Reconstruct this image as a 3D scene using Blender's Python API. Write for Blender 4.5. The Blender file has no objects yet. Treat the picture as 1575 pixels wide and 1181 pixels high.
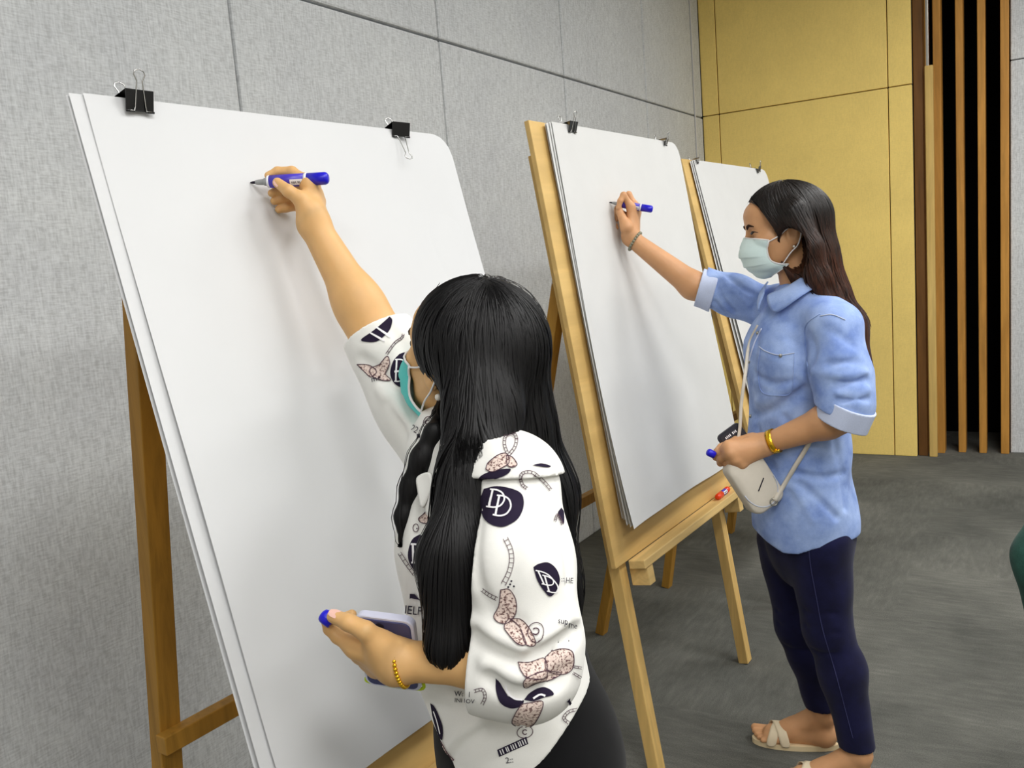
import bpy, bmesh, math, random
import numpy as np
from mathutils import Vector, Matrix, noise
from mathutils.bvhtree import BVHTree

random.seed(7)
rng = np.random.default_rng(7)
SC = bpy.context.scene
COL = SC.collection

# ------------------------------------------------------------------ camera
FOC = 1355.18                                  # focal length in pixels of the 1575 px wide frame
CAM = np.array([0.0, 0.0, 1.45])
RIGHT = np.array([0.85515442, 0.51255869, -0.07742424])
UP = np.array([-0.00446937, 0.15664482, 0.98764489])
FWD = np.array([-0.51835407, 0.84424285, -0.13624632])
cam_data = bpy.data.cameras.new('camera')
cam_data.sensor_fit = 'HORIZONTAL'
cam_data.sensor_width = 36.0
cam_data.lens = 36.0 * FOC / 1575.0
cam_data.clip_start = 0.05
cam_obj = bpy.data.objects.new('camera', cam_data)
COL.objects.link(cam_obj)
cam_obj.matrix_world = Matrix((
    (RIGHT[0], UP[0], -FWD[0], CAM[0]),
    (RIGHT[1], UP[1], -FWD[1], CAM[1]),
    (RIGHT[2], UP[2], -FWD[2], CAM[2]),
    (0, 0, 0, 1)))
SC.camera = cam_obj

# ------------------------------------------------------------------ world, lights, exposure
world = bpy.data.worlds.new('world')
SC.world = world
world.use_nodes = True
world.node_tree.nodes['Background'].inputs[0].default_value = (0.9, 0.95, 1.0, 1)
world.node_tree.nodes['Background'].inputs[1].default_value = 0.25
SC.view_settings.view_transform = 'Standard'
SC.view_settings.look = 'None'
SC.view_settings.gamma = 1.0
SC.view_settings.use_curve_mapping = False
SC.view_settings.exposure = 0.0
CEIL = 3.4
LAMPS = [(0.55, 0.2), (0.55, 2.3), (0.55, 4.4), (2.3, 0.2), (2.3, 2.3), (2.3, 4.4), (0.55, -1.9), (2.3, -1.9)]
LAMP_W = 33.0
for lx, ly in LAMPS:
    ld = bpy.data.lights.new('ceiling_lamp_light', 'AREA')
    ld.shape = 'RECTANGLE'
    ld.size, ld.size_y = 0.6, 1.2
    ld.energy = LAMP_W
    ld.color = (1.0, 0.995, 0.985)
    lo = bpy.data.objects.new('ceiling_lamp_light', ld)
    lo.location = (lx, ly, CEIL - 0.06)
    COL.objects.link(lo)

# ------------------------------------------------------------------ picture -> point helpers (calibrated camera)
def ray(u, v):
    return RIGHT * ((u - 787.5) / FOC) - UP * ((v - 590.5) / FOC) + FWD
def D(u, v, d):
    return CAM + ray(u, v) * d
def YP(u, v, y):
    r = ray(u, v)
    return CAM + r * ((y - CAM[1]) / r[1])
def ZP(u, v, z):
    r = ray(u, v)
    return CAM + r * ((z - CAM[2]) / r[2])
def unit(v):
    v = np.asarray(v, float)
    return v / max(np.linalg.norm(v), 1e-9)

# ------------------------------------------------------------------ object helpers
def tag(o, label=None, cat=None, group=None, kind=None):
    if label: o['label'] = label
    if cat: o['category'] = cat
    if group: o['group'] = group
    if kind: o['kind'] = kind
    return o
def empty(name, loc, label=None, cat=None, group=None):
    o = bpy.data.objects.new(name, None)
    o.empty_display_size = 0.05
    COL.objects.link(o)
    o.location = [float(x) for x in loc]
    return tag(o, label, cat, group)
def link(name, me, mat=None, parent=None):
    o = bpy.data.objects.new(name, me)
    COL.objects.link(o)
    if mat is not None:
        me.materials.clear()
        for m in (mat if isinstance(mat, (list, tuple)) else [mat]): me.materials.append(m)
    if parent is not None:
        o.parent = parent
        bx, pz = Vector((0, 0, 0)), parent
        while pz is not None:
            bx += Vector(pz.location); pz = pz.parent
        o.location = -bx          # mesh data stay in world coordinates
    return o
def mesh(verts, faces, smooth=False):
    me = bpy.data.meshes.new('m')
    me.from_pydata([tuple(map(float, v)) for v in verts], [], [tuple(map(int, f)) for f in faces])
    if smooth:
        me.polygons.foreach_set('use_smooth', [True] * len(me.polygons))
    me.update()
    return me
class MB:
    """collects simple shapes into one mesh"""
    def __init__(s):
        s.v, s.f, s.sm = [], [], []
    def add(s, v, f, smooth=False):
        n = len(s.v)
        s.v += [tuple(map(float, x)) for x in v]
        s.f += [tuple(int(i) + n for i in q) for q in f]
        s.sm += [smooth] * len(f)
        return s
    def box(s, o, ax, ay, az, bevel=0.0):
        """box centred at o with half-axis vectors"""
        o, ax, ay, az = (np.asarray(x, float) for x in (o, ax, ay, az))
        if bevel <= 0:
            v = [o + i * ax + j * ay + k * az for i in (-1, 1) for j in (-1, 1) for k in (-1, 1)]
            s.add(v, [(0, 1, 3, 2), (4, 6, 7, 5), (0, 4, 5, 1), (2, 3, 7, 6), (0, 2, 6, 4), (1, 5, 7, 3)])
            return s
        bm = bmesh.new()
        bmesh.ops.create_cube(bm, size=2)
        L = [np.linalg.norm(a) for a in (ax, ay, az)]
        for v in bm.verts: v.co = Vector((v.co[0] * L[0], v.co[1] * L[1], v.co[2] * L[2]))
        bmesh.ops.bevel(bm, geom=list(bm.edges), offset=min(bevel, min(L) * 0.9), segments=2, affect='EDGES', profile=0.5)
        e = [unit(a) for a in (ax, ay, az)]
        bm.verts.index_update()
        v = [o + e[0] * w.co[0] + e[1] * w.co[1] + e[2] * w.co[2] for w in bm.verts]
        s.add(v, [[w.index for w in f.verts] for f in bm.faces])
        bm.free()
        return s
    def bar(s, p, q, w, h, side, bevel=0.002):
        """bar from p to q: w across 'side', h across the third direction"""
        p, q = np.asarray(p, float), np.asarray(q, float)
        d = unit(q - p)
        sd = unit(np.asarray(side, float) - d * np.dot(side, d))
        t = np.cross(d, sd)
        return s.box((p + q) / 2, d * np.linalg.norm(q - p) / 2, sd * w / 2, t * h / 2, bevel)
    def lathe(s, p, axis, prof, n=24, caps=True):
        """prof: (distance along axis, radius)"""
        p = np.asarray(p, float); a = unit(axis)
        e1 = unit(np.cross(a, [0.31, 0.2, 0.93] if abs(a[2]) < 0.9 else [1, 0, 0])); e2 = np.cross(a, e1)
        v, f = [], []
        for t, r in prof:
            for k in range(n):
                an = 2 * math.pi * k / n
                v.append(p + a * t + (e1 * math.cos(an) + e2 * math.sin(an)) * r)
        for i in range(len(prof) - 1):
            for k in range(n):
                f.append((i * n + k, i * n + (k + 1) % n, (i + 1) * n + (k + 1) % n, (i + 1) * n + k))
        if caps:
            f.append(tuple(range(n))[::-1]); f.append(tuple((len(prof) - 1) * n + k for k in range(n)))
        return s.add(v, f, True)
    def tube(s, pts, r, n=8, closed=False):
        pts = [np.asarray(p, float) for p in pts]
        N = len(pts)
        rr = r if hasattr(r, '__len__') else [r] * N
        v, f = [], []
        prev = None
        for i in range(N):
            a = pts[(i + 1) % N] if (closed or i < N - 1) else pts[i]
            b = pts[i - 1] if (closed or i > 0) else pts[i]
            t = unit(a - b)
            if prev is None:
                prev = np.cross(t, [0.1, 0.3, 0.95] if abs(t[2]) < 0.9 else [1, 0, 0])
            e1 = unit(prev - t * np.dot(prev, t)); prev = e1
            e2 = np.cross(t, e1)
            for k in range(n):
                an = 2 * math.pi * k / n
                v.append(pts[i] + (e1 * math.cos(an) + e2 * math.sin(an)) * rr[i])
        M = N if closed else N - 1
        for i in range(M):
            for k in range(n):
                j = (i + 1) % N
                f.append((i * n + k, i * n + (k + 1) % n, j * n + (k + 1) % n, j * n + k))
        if not closed:
            f.append(tuple(range(n))[::-1]); f.append(tuple((N - 1) * n + k for k in range(n)))
        return s.add(v, f, True)
    def mesh(s):
        me = bpy.data.meshes.new('m')
        me.from_pydata(s.v, [], s.f)
        me.polygons.foreach_set('use_smooth', s.sm)
        me.update()
        return me
    def build(s, name, mat, parent=None):
        return link(name, s.mesh(), mat, parent)
def spline(pts, n=8):
    """Catmull-Rom through pts"""
    P = [np.asarray(p, float) for p in pts]
    P = [2 * P[0] - P[1]] + P + [2 * P[-1] - P[-2]]
    out = []
    for i in range(1, len(P) - 2):
        for k in range(n):
            t = k / n
            out.append(0.5 * (2 * P[i] + (P[i + 1] - P[i - 1]) * t + (2 * P[i - 1] - 5 * P[i] + 4 * P[i + 1] - P[i + 2]) * t * t + (3 * P[i] - P[i - 1] - 3 * P[i + 1] + P[i + 2]) * t ** 3))
    out.append(P[-2])
    return out

# ------------------------------------------------------------------ materials
def srgb(r, g, b):
    f = lambda c: (c / 255 / 12.92) if c / 255 <= 0.04045 else ((c / 255 + 0.055) / 1.055) ** 2.4
    return (f(r), f(g), f(b), 1.0)
class Mat:
    def __init__(s, name, color, rough=0.6, spec=0.4, metal=0.0, sss=0.0, coat=0.0):
        s.m = bpy.data.materials.new(name)
        s.m.use_nodes = True
        s.nt = s.m.node_tree
        s.b = s.nt.nodes['Principled BSDF']
        s.b.inputs['Base Color'].default_value = color
        s.b.inputs['Roughness'].default_value = rough
        s.b.inputs['Specular IOR Level'].default_value = spec
        s.b.inputs['Metallic'].default_value = metal
        s.color = color
        if sss:
            s.b.inputs['Subsurface Weight'].default_value = sss
            s.b.inputs['Subsurface Radius'].default_value = (0.012, 0.005, 0.003)
            s.b.inputs['Subsurface Scale'].default_value = 1.0
        if coat:
            s.b.inputs['Coat Weight'].default_value = coat
            s.b.inputs['Coat Roughness'].default_value = 0.1
    def n(s, t, **kw):
        x = s.nt.nodes.new(t)
        for k, v in kw.items(): setattr(x, k, v)
        return x
    def l(s, a, b): s.nt.links.new(a, b); return s
    def coord(s, scale=(1, 1, 1), rot=(0, 0, 0), world=False):
        src = s.n('ShaderNodeNewGeometry').outputs['Position'] if world else s.n('ShaderNodeTexCoord').outputs['Object']
        mp = s.n('ShaderNodeMapping')
        mp.inputs['Scale'].default_value = scale
        mp.inputs['Rotation'].default_value = rot
        s.l(src, mp.inputs['Vector'])
        return mp.outputs[0]
    def noise(s, vec, scale, detail=3, rough=0.55, dist=0.0):
        x = s.n('ShaderNodeTexNoise')
        x.inputs['Scale'].default_value = scale
        x.inputs['Detail'].default_value = detail
        x.inputs['Roughness'].default_value = rough
        x.inputs['Distortion'].default_value = dist
        s.l(vec, x.inputs['Vector'])
        return x.outputs['Fac']
    def ramp(s, fac, stops):
        x = s.n('ShaderNodeValToRGB')
        r = x.color_ramp
        while len(r.elements) < len(stops): r.elements.new(0.5)
        for e, (p, c) in zip(r.elements, stops): e.position = p; e.color = c
        s.l(fac, x.inputs[0])
        return x.outputs[0]
    def mix(s, fac, a, b, mode='MIX'):
        x = s.n('ShaderNodeMix', data_type='RGBA', blend_type=mode)
        for sock, val in ((x.inputs[0], fac), (x.inputs[6], a), (x.inputs[7], b)):
            if hasattr(val, 'is_output'): s.l(val, sock)
            else: sock.default_value = val
        return x.outputs[2]
    def math(s, op, a, b=0.0):
        x = s.n('ShaderNodeMath', operation=op)
        for sock, val in ((x.inputs[0], a), (x.inputs[1], b)):
            if hasattr(val, 'is_output'): s.l(val, sock)
            else: sock.default_value = val
        return x.outputs[0]
    def base(s, sock): s.l(sock, s.b.inputs['Base Color']); return s
    def bump(s, h, strength=0.2, dist=0.002):
        x = s.n('ShaderNodeBump')
        x.inputs['Strength'].default_value = strength
        x.inputs['Distance'].default_value = dist
        s.l(h, x.inputs['Height'])
        s.l(x.outputs[0], s.b.inputs['Normal'])
        return s
def shade(c, k): return (min(c[0] * k, 1), min(c[1] * k, 1), min(c[2] * k, 1), 1)

def fabric_wall(name, c, thread=0.10, scale=1.0):
    m = Mat(name, c, 0.95, 0.1)
    h = m.noise(m.coord((50 * scale, 34 * scale, 230 * scale), world=True), 1.0, 2, 0.6)
    v = m.noise(m.coord((190 * scale, 190 * scale, 30 * scale), world=True), 1.0, 2, 0.6)
    big = m.noise(m.coord((1, 1, 1), world=True), 2.2, 4, 0.6)
    s = m.math('ADD', h, v)
    f = m.math('MULTIPLY', s, 0.5)
    a = m.ramp(f, [(0.36, shade(c, 1 - 2.6 * thread)), (0.5, c), (0.64, shade(c, 1 + 2.2 * thread))])
    b = m.ramp(big, [(0.3, (0.93, 0.93, 0.94, 1)), (0.7, (1.05, 1.05, 1.04, 1))])
    m.base(m.mix(1.0, a, b, 'MULTIPLY'))
    m.bump(f, 0.35, 0.002)
    return m.m
def wood(name, c, dark=0.7, axis=2, scale=1.0, rough=0.55):
    m = Mat(name, c, rough, 0.3)
    sc = [34 * scale] * 3; sc[axis] = 2.2 * scale
    g = m.noise(m.coord(tuple(sc)), 1.0, 5, 0.6, 0.8)
    sc2 = [9 * scale] * 3; sc2[axis] = 1.2 * scale
    g2 = m.noise(m.coord(tuple(sc2)), 1.0, 3, 0.5, 1.2)
    col = m.ramp(g, [(0.3, shade(c, dark)), (0.55, c), (0.75, shade(c, 1.15))])
    col2 = m.ramp(g2, [(0.35, (0.86, 0.82, 0.76, 1)), (0.65, (1.06, 1.05, 1.04, 1))])
    m.base(m.mix(1.0, col, col2, 'MULTIPLY'))
    m.bump(g, 0.12, 0.001)
    return m.m
def plain(name, c, rough=0.5, spec=0.4, metal=0.0, coat=0.0, vary=0.0, nscale=30.0, bump=0.0):
    m = Mat(name, c, rough, spec, metal, 0.0, coat)
    if vary or bump:
        g = m.noise(m.coord(), nscale, 4, 0.6)
        if vary: m.base(m.ramp(g, [(0.3, shade(c, 1 - vary)), (0.7, shade(c, 1 + vary))]))
        if bump: m.bump(g, bump, 0.001)
    return m.m

M = {}
M['wall'] = fabric_wall('grey_wall_fabric', srgb(205, 208, 210), 0.075)
M['wall_back'] = plain('dark_backing', srgb(40, 40, 42), 0.9)
M['gold'] = fabric_wall('gold_wall_fabric', srgb(250, 220, 132), 0.022, 1.3)
M['black'] = plain('black_recess', srgb(9, 9, 9), 0.9, 0.1)
M['ceiling'] = plain('ceiling_white', srgb(225, 224, 220), 0.9, 0.1, vary=0.02)
M['plaster'] = plain('plain_plaster', srgb(190, 188, 182), 0.9, 0.1, vary=0.03, nscale=4)
M['slat'] = wood('slat_wood', srgb(196, 142, 66), 0.75)
M['slat_shaded'] = wood('slat_shaded_wood', srgb(112, 76, 36), 0.7)  # darker copy of the slat wood, shade of that side put into the colour
M['pole'] = wood('pale_pole_wood', srgb(216, 184, 112), 0.8)
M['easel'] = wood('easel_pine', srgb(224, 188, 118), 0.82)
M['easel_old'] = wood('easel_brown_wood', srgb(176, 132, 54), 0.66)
M['tray'] = wood('tray_pine', srgb(224, 192, 128), 0.8, 1)
M['ply'] = wood('plywood_board', srgb(220, 186, 120), 0.88, 1, 0.5)
M['paper'] = plain('flip_chart_paper', srgb(215, 216, 217), 0.8, 0.15, vary=0.012, nscale=5, bump=0.05)
M['paper_old'] = plain('newsprint_paper', srgb(215, 215, 213), 0.85, 0.12, vary=0.02, nscale=7, bump=0.05)
M['clip'] = plain('black_clip_enamel', srgb(14, 14, 15), 0.28, 0.5)
M['wire'] = plain('clip_wire_steel', srgb(190, 190, 188), 0.22, 0.5, 1.0)
M['steel'] = plain('satin_steel', srgb(180, 178, 172), 0.35, 0.5, 1.0)
M['blue'] = plain('blue_marker_plastic', srgb(30, 24, 200), 0.3, 0.5)
M['violet'] = plain('violet_marker_barrel', srgb(72, 58, 186), 0.35, 0.5)
M['white_p'] = plain('white_plastic', srgb(236, 234, 238), 0.4, 0.5)
M['grey_p'] = plain('grey_plastic', srgb(150, 152, 152), 0.45, 0.4)
M['trim'] = plain('pale_metal_trim', srgb(214, 214, 216), 0.4, 0.5)
M['ink'] = plain('black_print', srgb(32, 27, 40), 0.75, 0.2)
M['red_p'] = plain('red_marker_plastic', srgb(232, 62, 18), 0.3, 0.5)
# carpet: loop pile tiles, every tile with its own brushed direction
mc = Mat('carpet_tiles', srgb(92, 91, 88), 1.0, 0.05)
vec = mc.coord((2, 2, 2), world=True)
chk = mc.n('ShaderNodeTexWhiteNoise', noise_dimensions='2D')
fl_ = mc.n('ShaderNodeVectorMath', operation='FLOOR')
mc.l(vec, fl_.inputs[0]); mc.l(fl_.outputs[0], chk.inputs['Vector'])
s1 = mc.noise(mc.coord((9, 44, 9), world=True), 1.0, 4, 0.65)
s2 = mc.noise(mc.coord((44, 9, 9), world=True), 1.0, 4, 0.65)
sel = mc.math('GREATER_THAN', chk.outputs['Value'], 0.5)
st = mc.mix(sel, s1, s2)
pile = mc.noise(mc.coord((1, 1, 1), world=True), 260, 3, 0.7)
big = mc.noise(mc.coord((1, 1, 1), world=True), 1.7, 5, 0.6)
ca = mc.ramp(st, [(0.2, srgb(94, 95, 90)), (0.5, srgb(105, 105, 100)), (0.8, srgb(119, 118, 113))])
cb = mc.ramp(pile, [(0.3, (0.72, 0.72, 0.72, 1)), (0.7, (1.22, 1.22, 1.22, 1))])
cc = mc.ramp(big, [(0.34, (0.72, 0.73, 0.73, 1)), (0.66, (1.18, 1.18, 1.17, 1))])
mc.base(mc.mix(1.0, mc.mix(1.0, ca, cb, 'MULTIPLY'), cc, 'MULTIPLY'))
mc.bump(pile, 0.6, 0.004)
M['carpet'] = mc.m
me_ = Mat('lamp_diffuser', srgb(250, 250, 245), 0.5)
me_.b.inputs['Emission Color'].default_value = (1, 0.98, 0.94, 1)
me_.b.inputs['Emission Strength'].default_value = 3.0
M['diffuser'] = me_.m

# ------------------------------------------------------------------ the room
X0, X1, Y0, Y1 = -2.04, 3.6, -3.4, 6.115
def slab(name, a, b, mat, kind='structure', parent=None, bevel=0.0):
    a, b = np.array(a, float), np.array(b, float)
    h = (b - a) / 2
    o = MB().box((a + b) / 2, (h[0], 0, 0), (0, h[1], 0), (0, 0, h[2]), bevel).build(name, mat, parent)
    if kind: o['kind'] = kind
    return o
slab('floor', (X0 - 0.3, Y0 - 0.2, -0.1), (X1 + 0.2, 7.4, 0.0), M['carpet'])
slab('ceiling', (X0 - 0.3, Y0 - 0.2, CEIL), (X1 + 0.2, 7.4, CEIL + 0.1), M['ceiling'])
slab('wall_right', (X1, Y0, 0), (X1 + 0.1, 6.35, CEIL), M['plaster'])
slab('wall_front', (X0, Y0 - 0.1, 0), (X1, Y0, CEIL), M['plaster'])
wl = slab('wall_left', (X0 - 0.22, Y0, 0), (X0 - 0.03, Y1 + 0.2, CEIL), M['wall_back'])
ys = [1.92 - 1.06 * k for k in range(5, 0, -1)] + [1.92, 2.98, 4.04, 5.10, 5.95, 6.115]
JZ = 2.335
g = 0.0035
for i in range(len(ys) - 1):
    for z0, z1 in ((0.0, JZ), (JZ, CEIL)):
        slab('wall_panel', (X0 - 0.035, ys[i] + g, z0 + (g if z0 else 0)), (X0, ys[i + 1] - g, z1 - g), M['wall'], None, wl, 0.009)
slab('trim_1', (X0, 5.944, 0), (X0 + 0.007, 5.956, CEIL), M['trim'])
# gold wall at the back
wb = slab('wall_back', (X0 - 0.03, Y1 + 0.03, 0), (-0.712, Y1 + 0.12, CEIL), M['wall_back'])
xs = [X0, -1.925, -0.85, -0.712]
g = 0.0028
for i in range(3):
    for z0, z1 in ((0.0, JZ + 0.008), (JZ + 0.008, CEIL)):
        slab('wall_panel', (xs[i] + (g if i else 0), Y1, z0 + (g if z0 else 0)), (xs[i + 1] - g, Y1 + 0.035, z1 - g), M['gold'], None, wb, 0.004)
# grey fabric wall beyond the slats
wr = slab('wall_back_right', (-0.195, 6.37, 0), (X1, 6.47, CEIL), M['wall_back'])
for xa, xb in ((-0.195, 0.9), (0.9, 2.0), (2.0, X1)):
    for z0, z1 in ((0.0, 2.42), (2.42, CEIL)):
        slab('wall_panel', (xa + g, 6.33, z0 + (g if z0 else 0)), (xb - g, 6.375, z1 - g), M['wall'], None, wr, 0.006)
# dark recess with upright wooden slats
rc = slab('wall_recess', (-0.9, 6.95, 0), (0.1, 7.05, CEIL), M['black'])
slab('recess_side', (-0.9, Y1 + 0.12, 0), (-0.80, 6.95, CEIL), M['black'], None, rc)
slab('recess_side', (0.05, 6.47, 0), (0.1, 6.95, CEIL), M['black'], None, rc)
SL = empty('slat_screen', (-0.45, 6.3, 0), 'row of upright brown wooden slats before the dark recess beside the gold wall', 'screen')
slab('slat', (-0.708, 6.14, 0), (-0.655, 6.24, CEIL), M['slat_shaded'], None, SL, 0.003)
for xc, yf, w in ((-0.645, 6.25, 0.02), (-0.585, 6.235, 0.044), (-0.465, 6.285, 0.042), (-0.346, 6.285, 0.042), (-0.222, 6.29, 0.046)):
    slab('slat', (xc - w / 2, yf, 0), (xc + w / 2, yf + 0.11, CEIL), M['slat'], None, SL, 0.003)
pp = YP(1436, 702, 6.13)
PO = empty('wooden_post', (pp[0], 6.13, 0), 'pale wooden post with a thin steel rod rising from its top, standing before the slats', 'post')
ptop = YP(1433, 100, 6.13)[2]
slab('post', (pp[0] - 0.023, 6.118, 0), (pp[0] + 0.023, 6.155, ptop), M['pole'], None, PO, 0.004)
MB().bar((pp[0] - 0.008, 6.13, ptop - 0.02), (pp[0] - 0.008, 6.13, CEIL), 0.016, 0.012, (1, 0, 0)).build('rod', M['steel'], PO)
# ceiling lamps
LAMP_AT = ['over the camera position', 'over the aisle beside the woman in denim', 'over the aisle beside the furthest easel', 'over the open floor by the camera',
           'over the open floor by the green jacket', 'over the open floor by the plain grey back wall', 'behind the camera near the easel aisle', 'behind the camera near the plain plaster wall']
for (lx, ly), where in zip(LAMPS, LAMP_AT):
    L = empty('ceiling_light', (lx, ly, CEIL), 'flush rectangular ceiling light panel ' + where, 'light', 'ceiling lights')
    fr = MB()
    for sx, sy, w, h in ((0.31, 0, 0.01, 0.62), (-0.31, 0, 0.01, 0.62), (0, 0.61, 0.31, 0.01), (0, -0.61, 0.31, 0.01)):
        fr.box((lx + sx, ly + sy, CEIL - 0.02), (w, 0, 0), (0, h, 0), (0, 0, 0.02))
    fr.build('frame', M['white_p'], L)
    slab('diffuser', (lx - 0.3, ly - 0.6, CEIL - 0.03), (lx + 0.3, ly + 0.6, CEIL - 0.015), M['diffuser'], None, L)
# ------------------------------------------------------------------ easels, paper pads, clips, markers
def plane_frame(pr):
    px, py, yaw, lean = pr
    a = np.array([math.sin(yaw), math.cos(yaw), 0.0]); n0 = np.array([a[1], -a[0], 0.0])
    up = math.cos(lean) * np.array([0, 0, 1.0]) - math.sin(lean) * n0
    return np.array([px, py, 0.0]), a, up, np.cross(a, up)
E1 = (-0.782, 0.783, 0.057, 0.233)
E2 = (-0.897, 2.069, 0.043, 0.143)
E3 = (-0.829, 3.327, 0.040, 0.205)
def on(pr, a, b, n=0.0):
    o, ax, up, nn = plane_frame(pr)
    return o + a * ax + b * up + n * nn
def easel(pr, label, spread, wmat, amax=0.945, bar_z=0.66, amin=0.0, b0=0.618, b1=1.835, hinge=(1.42, -0.06), tcut=0.055):
    o, ax, up, nn = plane_frame(pr)
    E = empty('easel', on(pr, amax / 2, 0), label, 'easel', 'wooden easels')
    MB().box(on(pr, (amin + amax) / 2, (b0 + b1) / 2, -0.0125), ax * (amax - amin) / 2, up * (b1 - b0) / 2, nn * 0.0075, 0.0015).build('board', M['ply'], E)
    for al in (0.065, amax - 0.13):                      # front legs behind the board
        foot = on(pr, al, 0.0); foot = foot - up * (foot[2] / up[2])
        MB().bar(foot + nn * -0.038 + up * 0.006, on(pr, al, b1 - 0.08, -0.038), 0.042, 0.034, ax).build('front_leg', M['easel'], E)
    MB().box(on(pr, (0.07 + amax - tcut) / 2, 0.606, 0.021), ax * (amax - tcut - 0.07) / 2, nn * 0.025, up * 0.0125, 0.003).build('tray', M['tray'], E)
    for al in (0.105, amax - tcut - 0.05):
        MB().box(on(pr, al, 0.567, 0.014), ax * 0.018, nn * 0.028, up * 0.026, 0.002).build('bracket', M['tray'], E)
    feet = []
    for al in (0.105, amax - 0.12):                      # rear legs hinged near the top of the board
        top = on(pr, al, hinge[0], hinge[1])
        foot = on(pr, al, 0.0); foot = np.array([foot[0], foot[1], 0.0]) - np.array([nn[0], nn[1], 0]) * spread
        foot[2] = 0.002
        MB().bar(foot, top, 0.042, 0.034, ax).build('rear_leg', wmat, E)
        feet.append((foot, top))
    MB().tube([on(pr, amin + 0.06, hinge[0] - 0.01, hinge[1]), on(pr, amax - 0.06, hinge[0] - 0.01, hinge[1])], 0.006).build('hinge_bar', M['steel'], E)
    pa, pb = [f + (t - f) * (bar_z / t[2]) + np.array([nn[0], nn[1], 0]) * 0.032 for f, t in feet]
    MB().bar(pa - ax * 0.03, pb + ax * 0.03, 0.034, 0.028, (0, 0, 1)).build('crossbar', wmat, E)
    return E
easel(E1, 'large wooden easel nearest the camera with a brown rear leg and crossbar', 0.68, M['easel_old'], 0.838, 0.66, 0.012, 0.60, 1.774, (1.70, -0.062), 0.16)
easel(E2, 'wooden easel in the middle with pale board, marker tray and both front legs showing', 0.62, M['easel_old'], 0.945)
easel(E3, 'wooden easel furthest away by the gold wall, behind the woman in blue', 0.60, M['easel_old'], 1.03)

def sheet(pr, a0, a1, bt, bb, n0, bulge, skew=0.0, curl=0.0, corner=0.05, wave=0.003, seed=0, nu=36, nv=44):
    """one hanging paper sheet: n0 off the board at the top, swelling to 'bulge' near the bottom"""
    o, ax, up, nn = plane_frame(pr)
    V, F = [], []
    for j in range(nv + 1):
        t = j / nv
        for i in range(nu + 1):
            s = i / nu
            a = a0 + (a1 - a0) * s + skew * t * (1 - s)
            b = bt + (bb - bt) * t
            n = n0 + bulge * (t ** 1.6) + curl * (t ** 5) * (1 - s) ** 3
            n += wave * (noise.noise((s * 2.3 + seed, t * 2.0, seed * 3.1)) + 0.5 * noise.noise((s * 6 + seed, t * 3.0, 7.7 + seed))) * min(1, t * 5)
            # far top corner droops away in a soft round
            dx, dy = max(0, corner - (1 - s) * (a1 - a0)), max(0, corner - t * (bt - bb))
            q = math.hypot(dx, dy)
            if dx > 0 and dy > 0 and q > corner:
                a -= dx * (1 - corner / q); b -= dy * (1 - corner / q)
            b -= 0.006 * (noise.noise((s * 3 + seed, 0.3, 0.1)) if t > 0.9 else 0) * (t - 0.9) * 10
            V.append(o + a * ax + b * up + n * nn)
    for j in range(nv):
        for i in range(nu):
            k = j * (nu + 1) + i
            F.append((k, k + nu + 1, k + nu + 2, k + 1))
    return mesh(V, F, True)
def pad(pr, sheets, mat, label):
    o, ax, up, nn = plane_frame(pr)
    P = empty('paper_pad', on(pr, 0.45, 0.7), label, 'paper pad', 'flip chart pads on the easels')
    for k, kw in enumerate(sheets):
        link('sheet', sheet(pr, seed=k * 1.7 + pr[1], **kw), mat, P)
    return P
pad(E1, [dict(a0=-0.012, a1=0.846, bt=1.781, bb=0.712, n0=0.003, bulge=0.006, wave=0.001, corner=0.045),
         dict(a0=-0.008, a1=0.847, bt=1.782, bb=0.710, n0=0.006, bulge=0.008, wave=0.0015, corner=0.045),
         dict(a0=-0.010, a1=0.848, bt=1.782, bb=0.708, n0=0.008, bulge=0.012, wave=0.0015, corner=0.045),
         dict(a0=0.010, a1=0.850, bt=1.783, bb=0.702, n0=0.011, bulge=0.018, wave=0.006, corner=0.05)],
    M['paper'], 'thick white paper pad on the nearest easel, written on by the black haired woman')
pad(E2, [dict(a0=0.066, a1=0.930, bt=1.829, bb=0.742, n0=0.003, bulge=0.006, wave=0.001, skew=-0.006),
         dict(a0=0.070, a1=0.934, bt=1.830, bb=0.735, n0=0.006, bulge=0.008, wave=0.001, skew=-0.012),
         dict(a0=0.064, a1=0.936, bt=1.829, bb=0.728, n0=0.009, bulge=0.013, wave=0.0015, skew=-0.018, curl=0.006),
         dict(a0=0.076, a1=0.938, bt=1.831, bb=0.722, n0=0.012, bulge=0.017, wave=0.002, skew=-0.034, curl=0.010),
         dict(a0=0.084, a1=0.942, bt=1.832, bb=0.716, n0=0.015, bulge=0.022, wave=0.004, skew=-0.050, curl=0.018)],
    M['paper_old'], 'white paper pad on the middle easel, its lower corner curling off the board')
pad(E3, [dict(a0=0.06, a1=0.99, bt=1.826, bb=0.73, n0=0.003, bulge=0.006, wave=0.002),
         dict(a0=0.07, a1=1.0, bt=1.828, bb=0.73, n0=0.007, bulge=0.016, wave=0.003),
         dict(a0=0.08, a1=1.0, bt=1.829, bb=0.72, n0=0.011, bulge=0.03, wave=0.004)],
    M['paper_old'], 'white paper pad on the furthest easel, partly hidden by the woman in blue')

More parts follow.
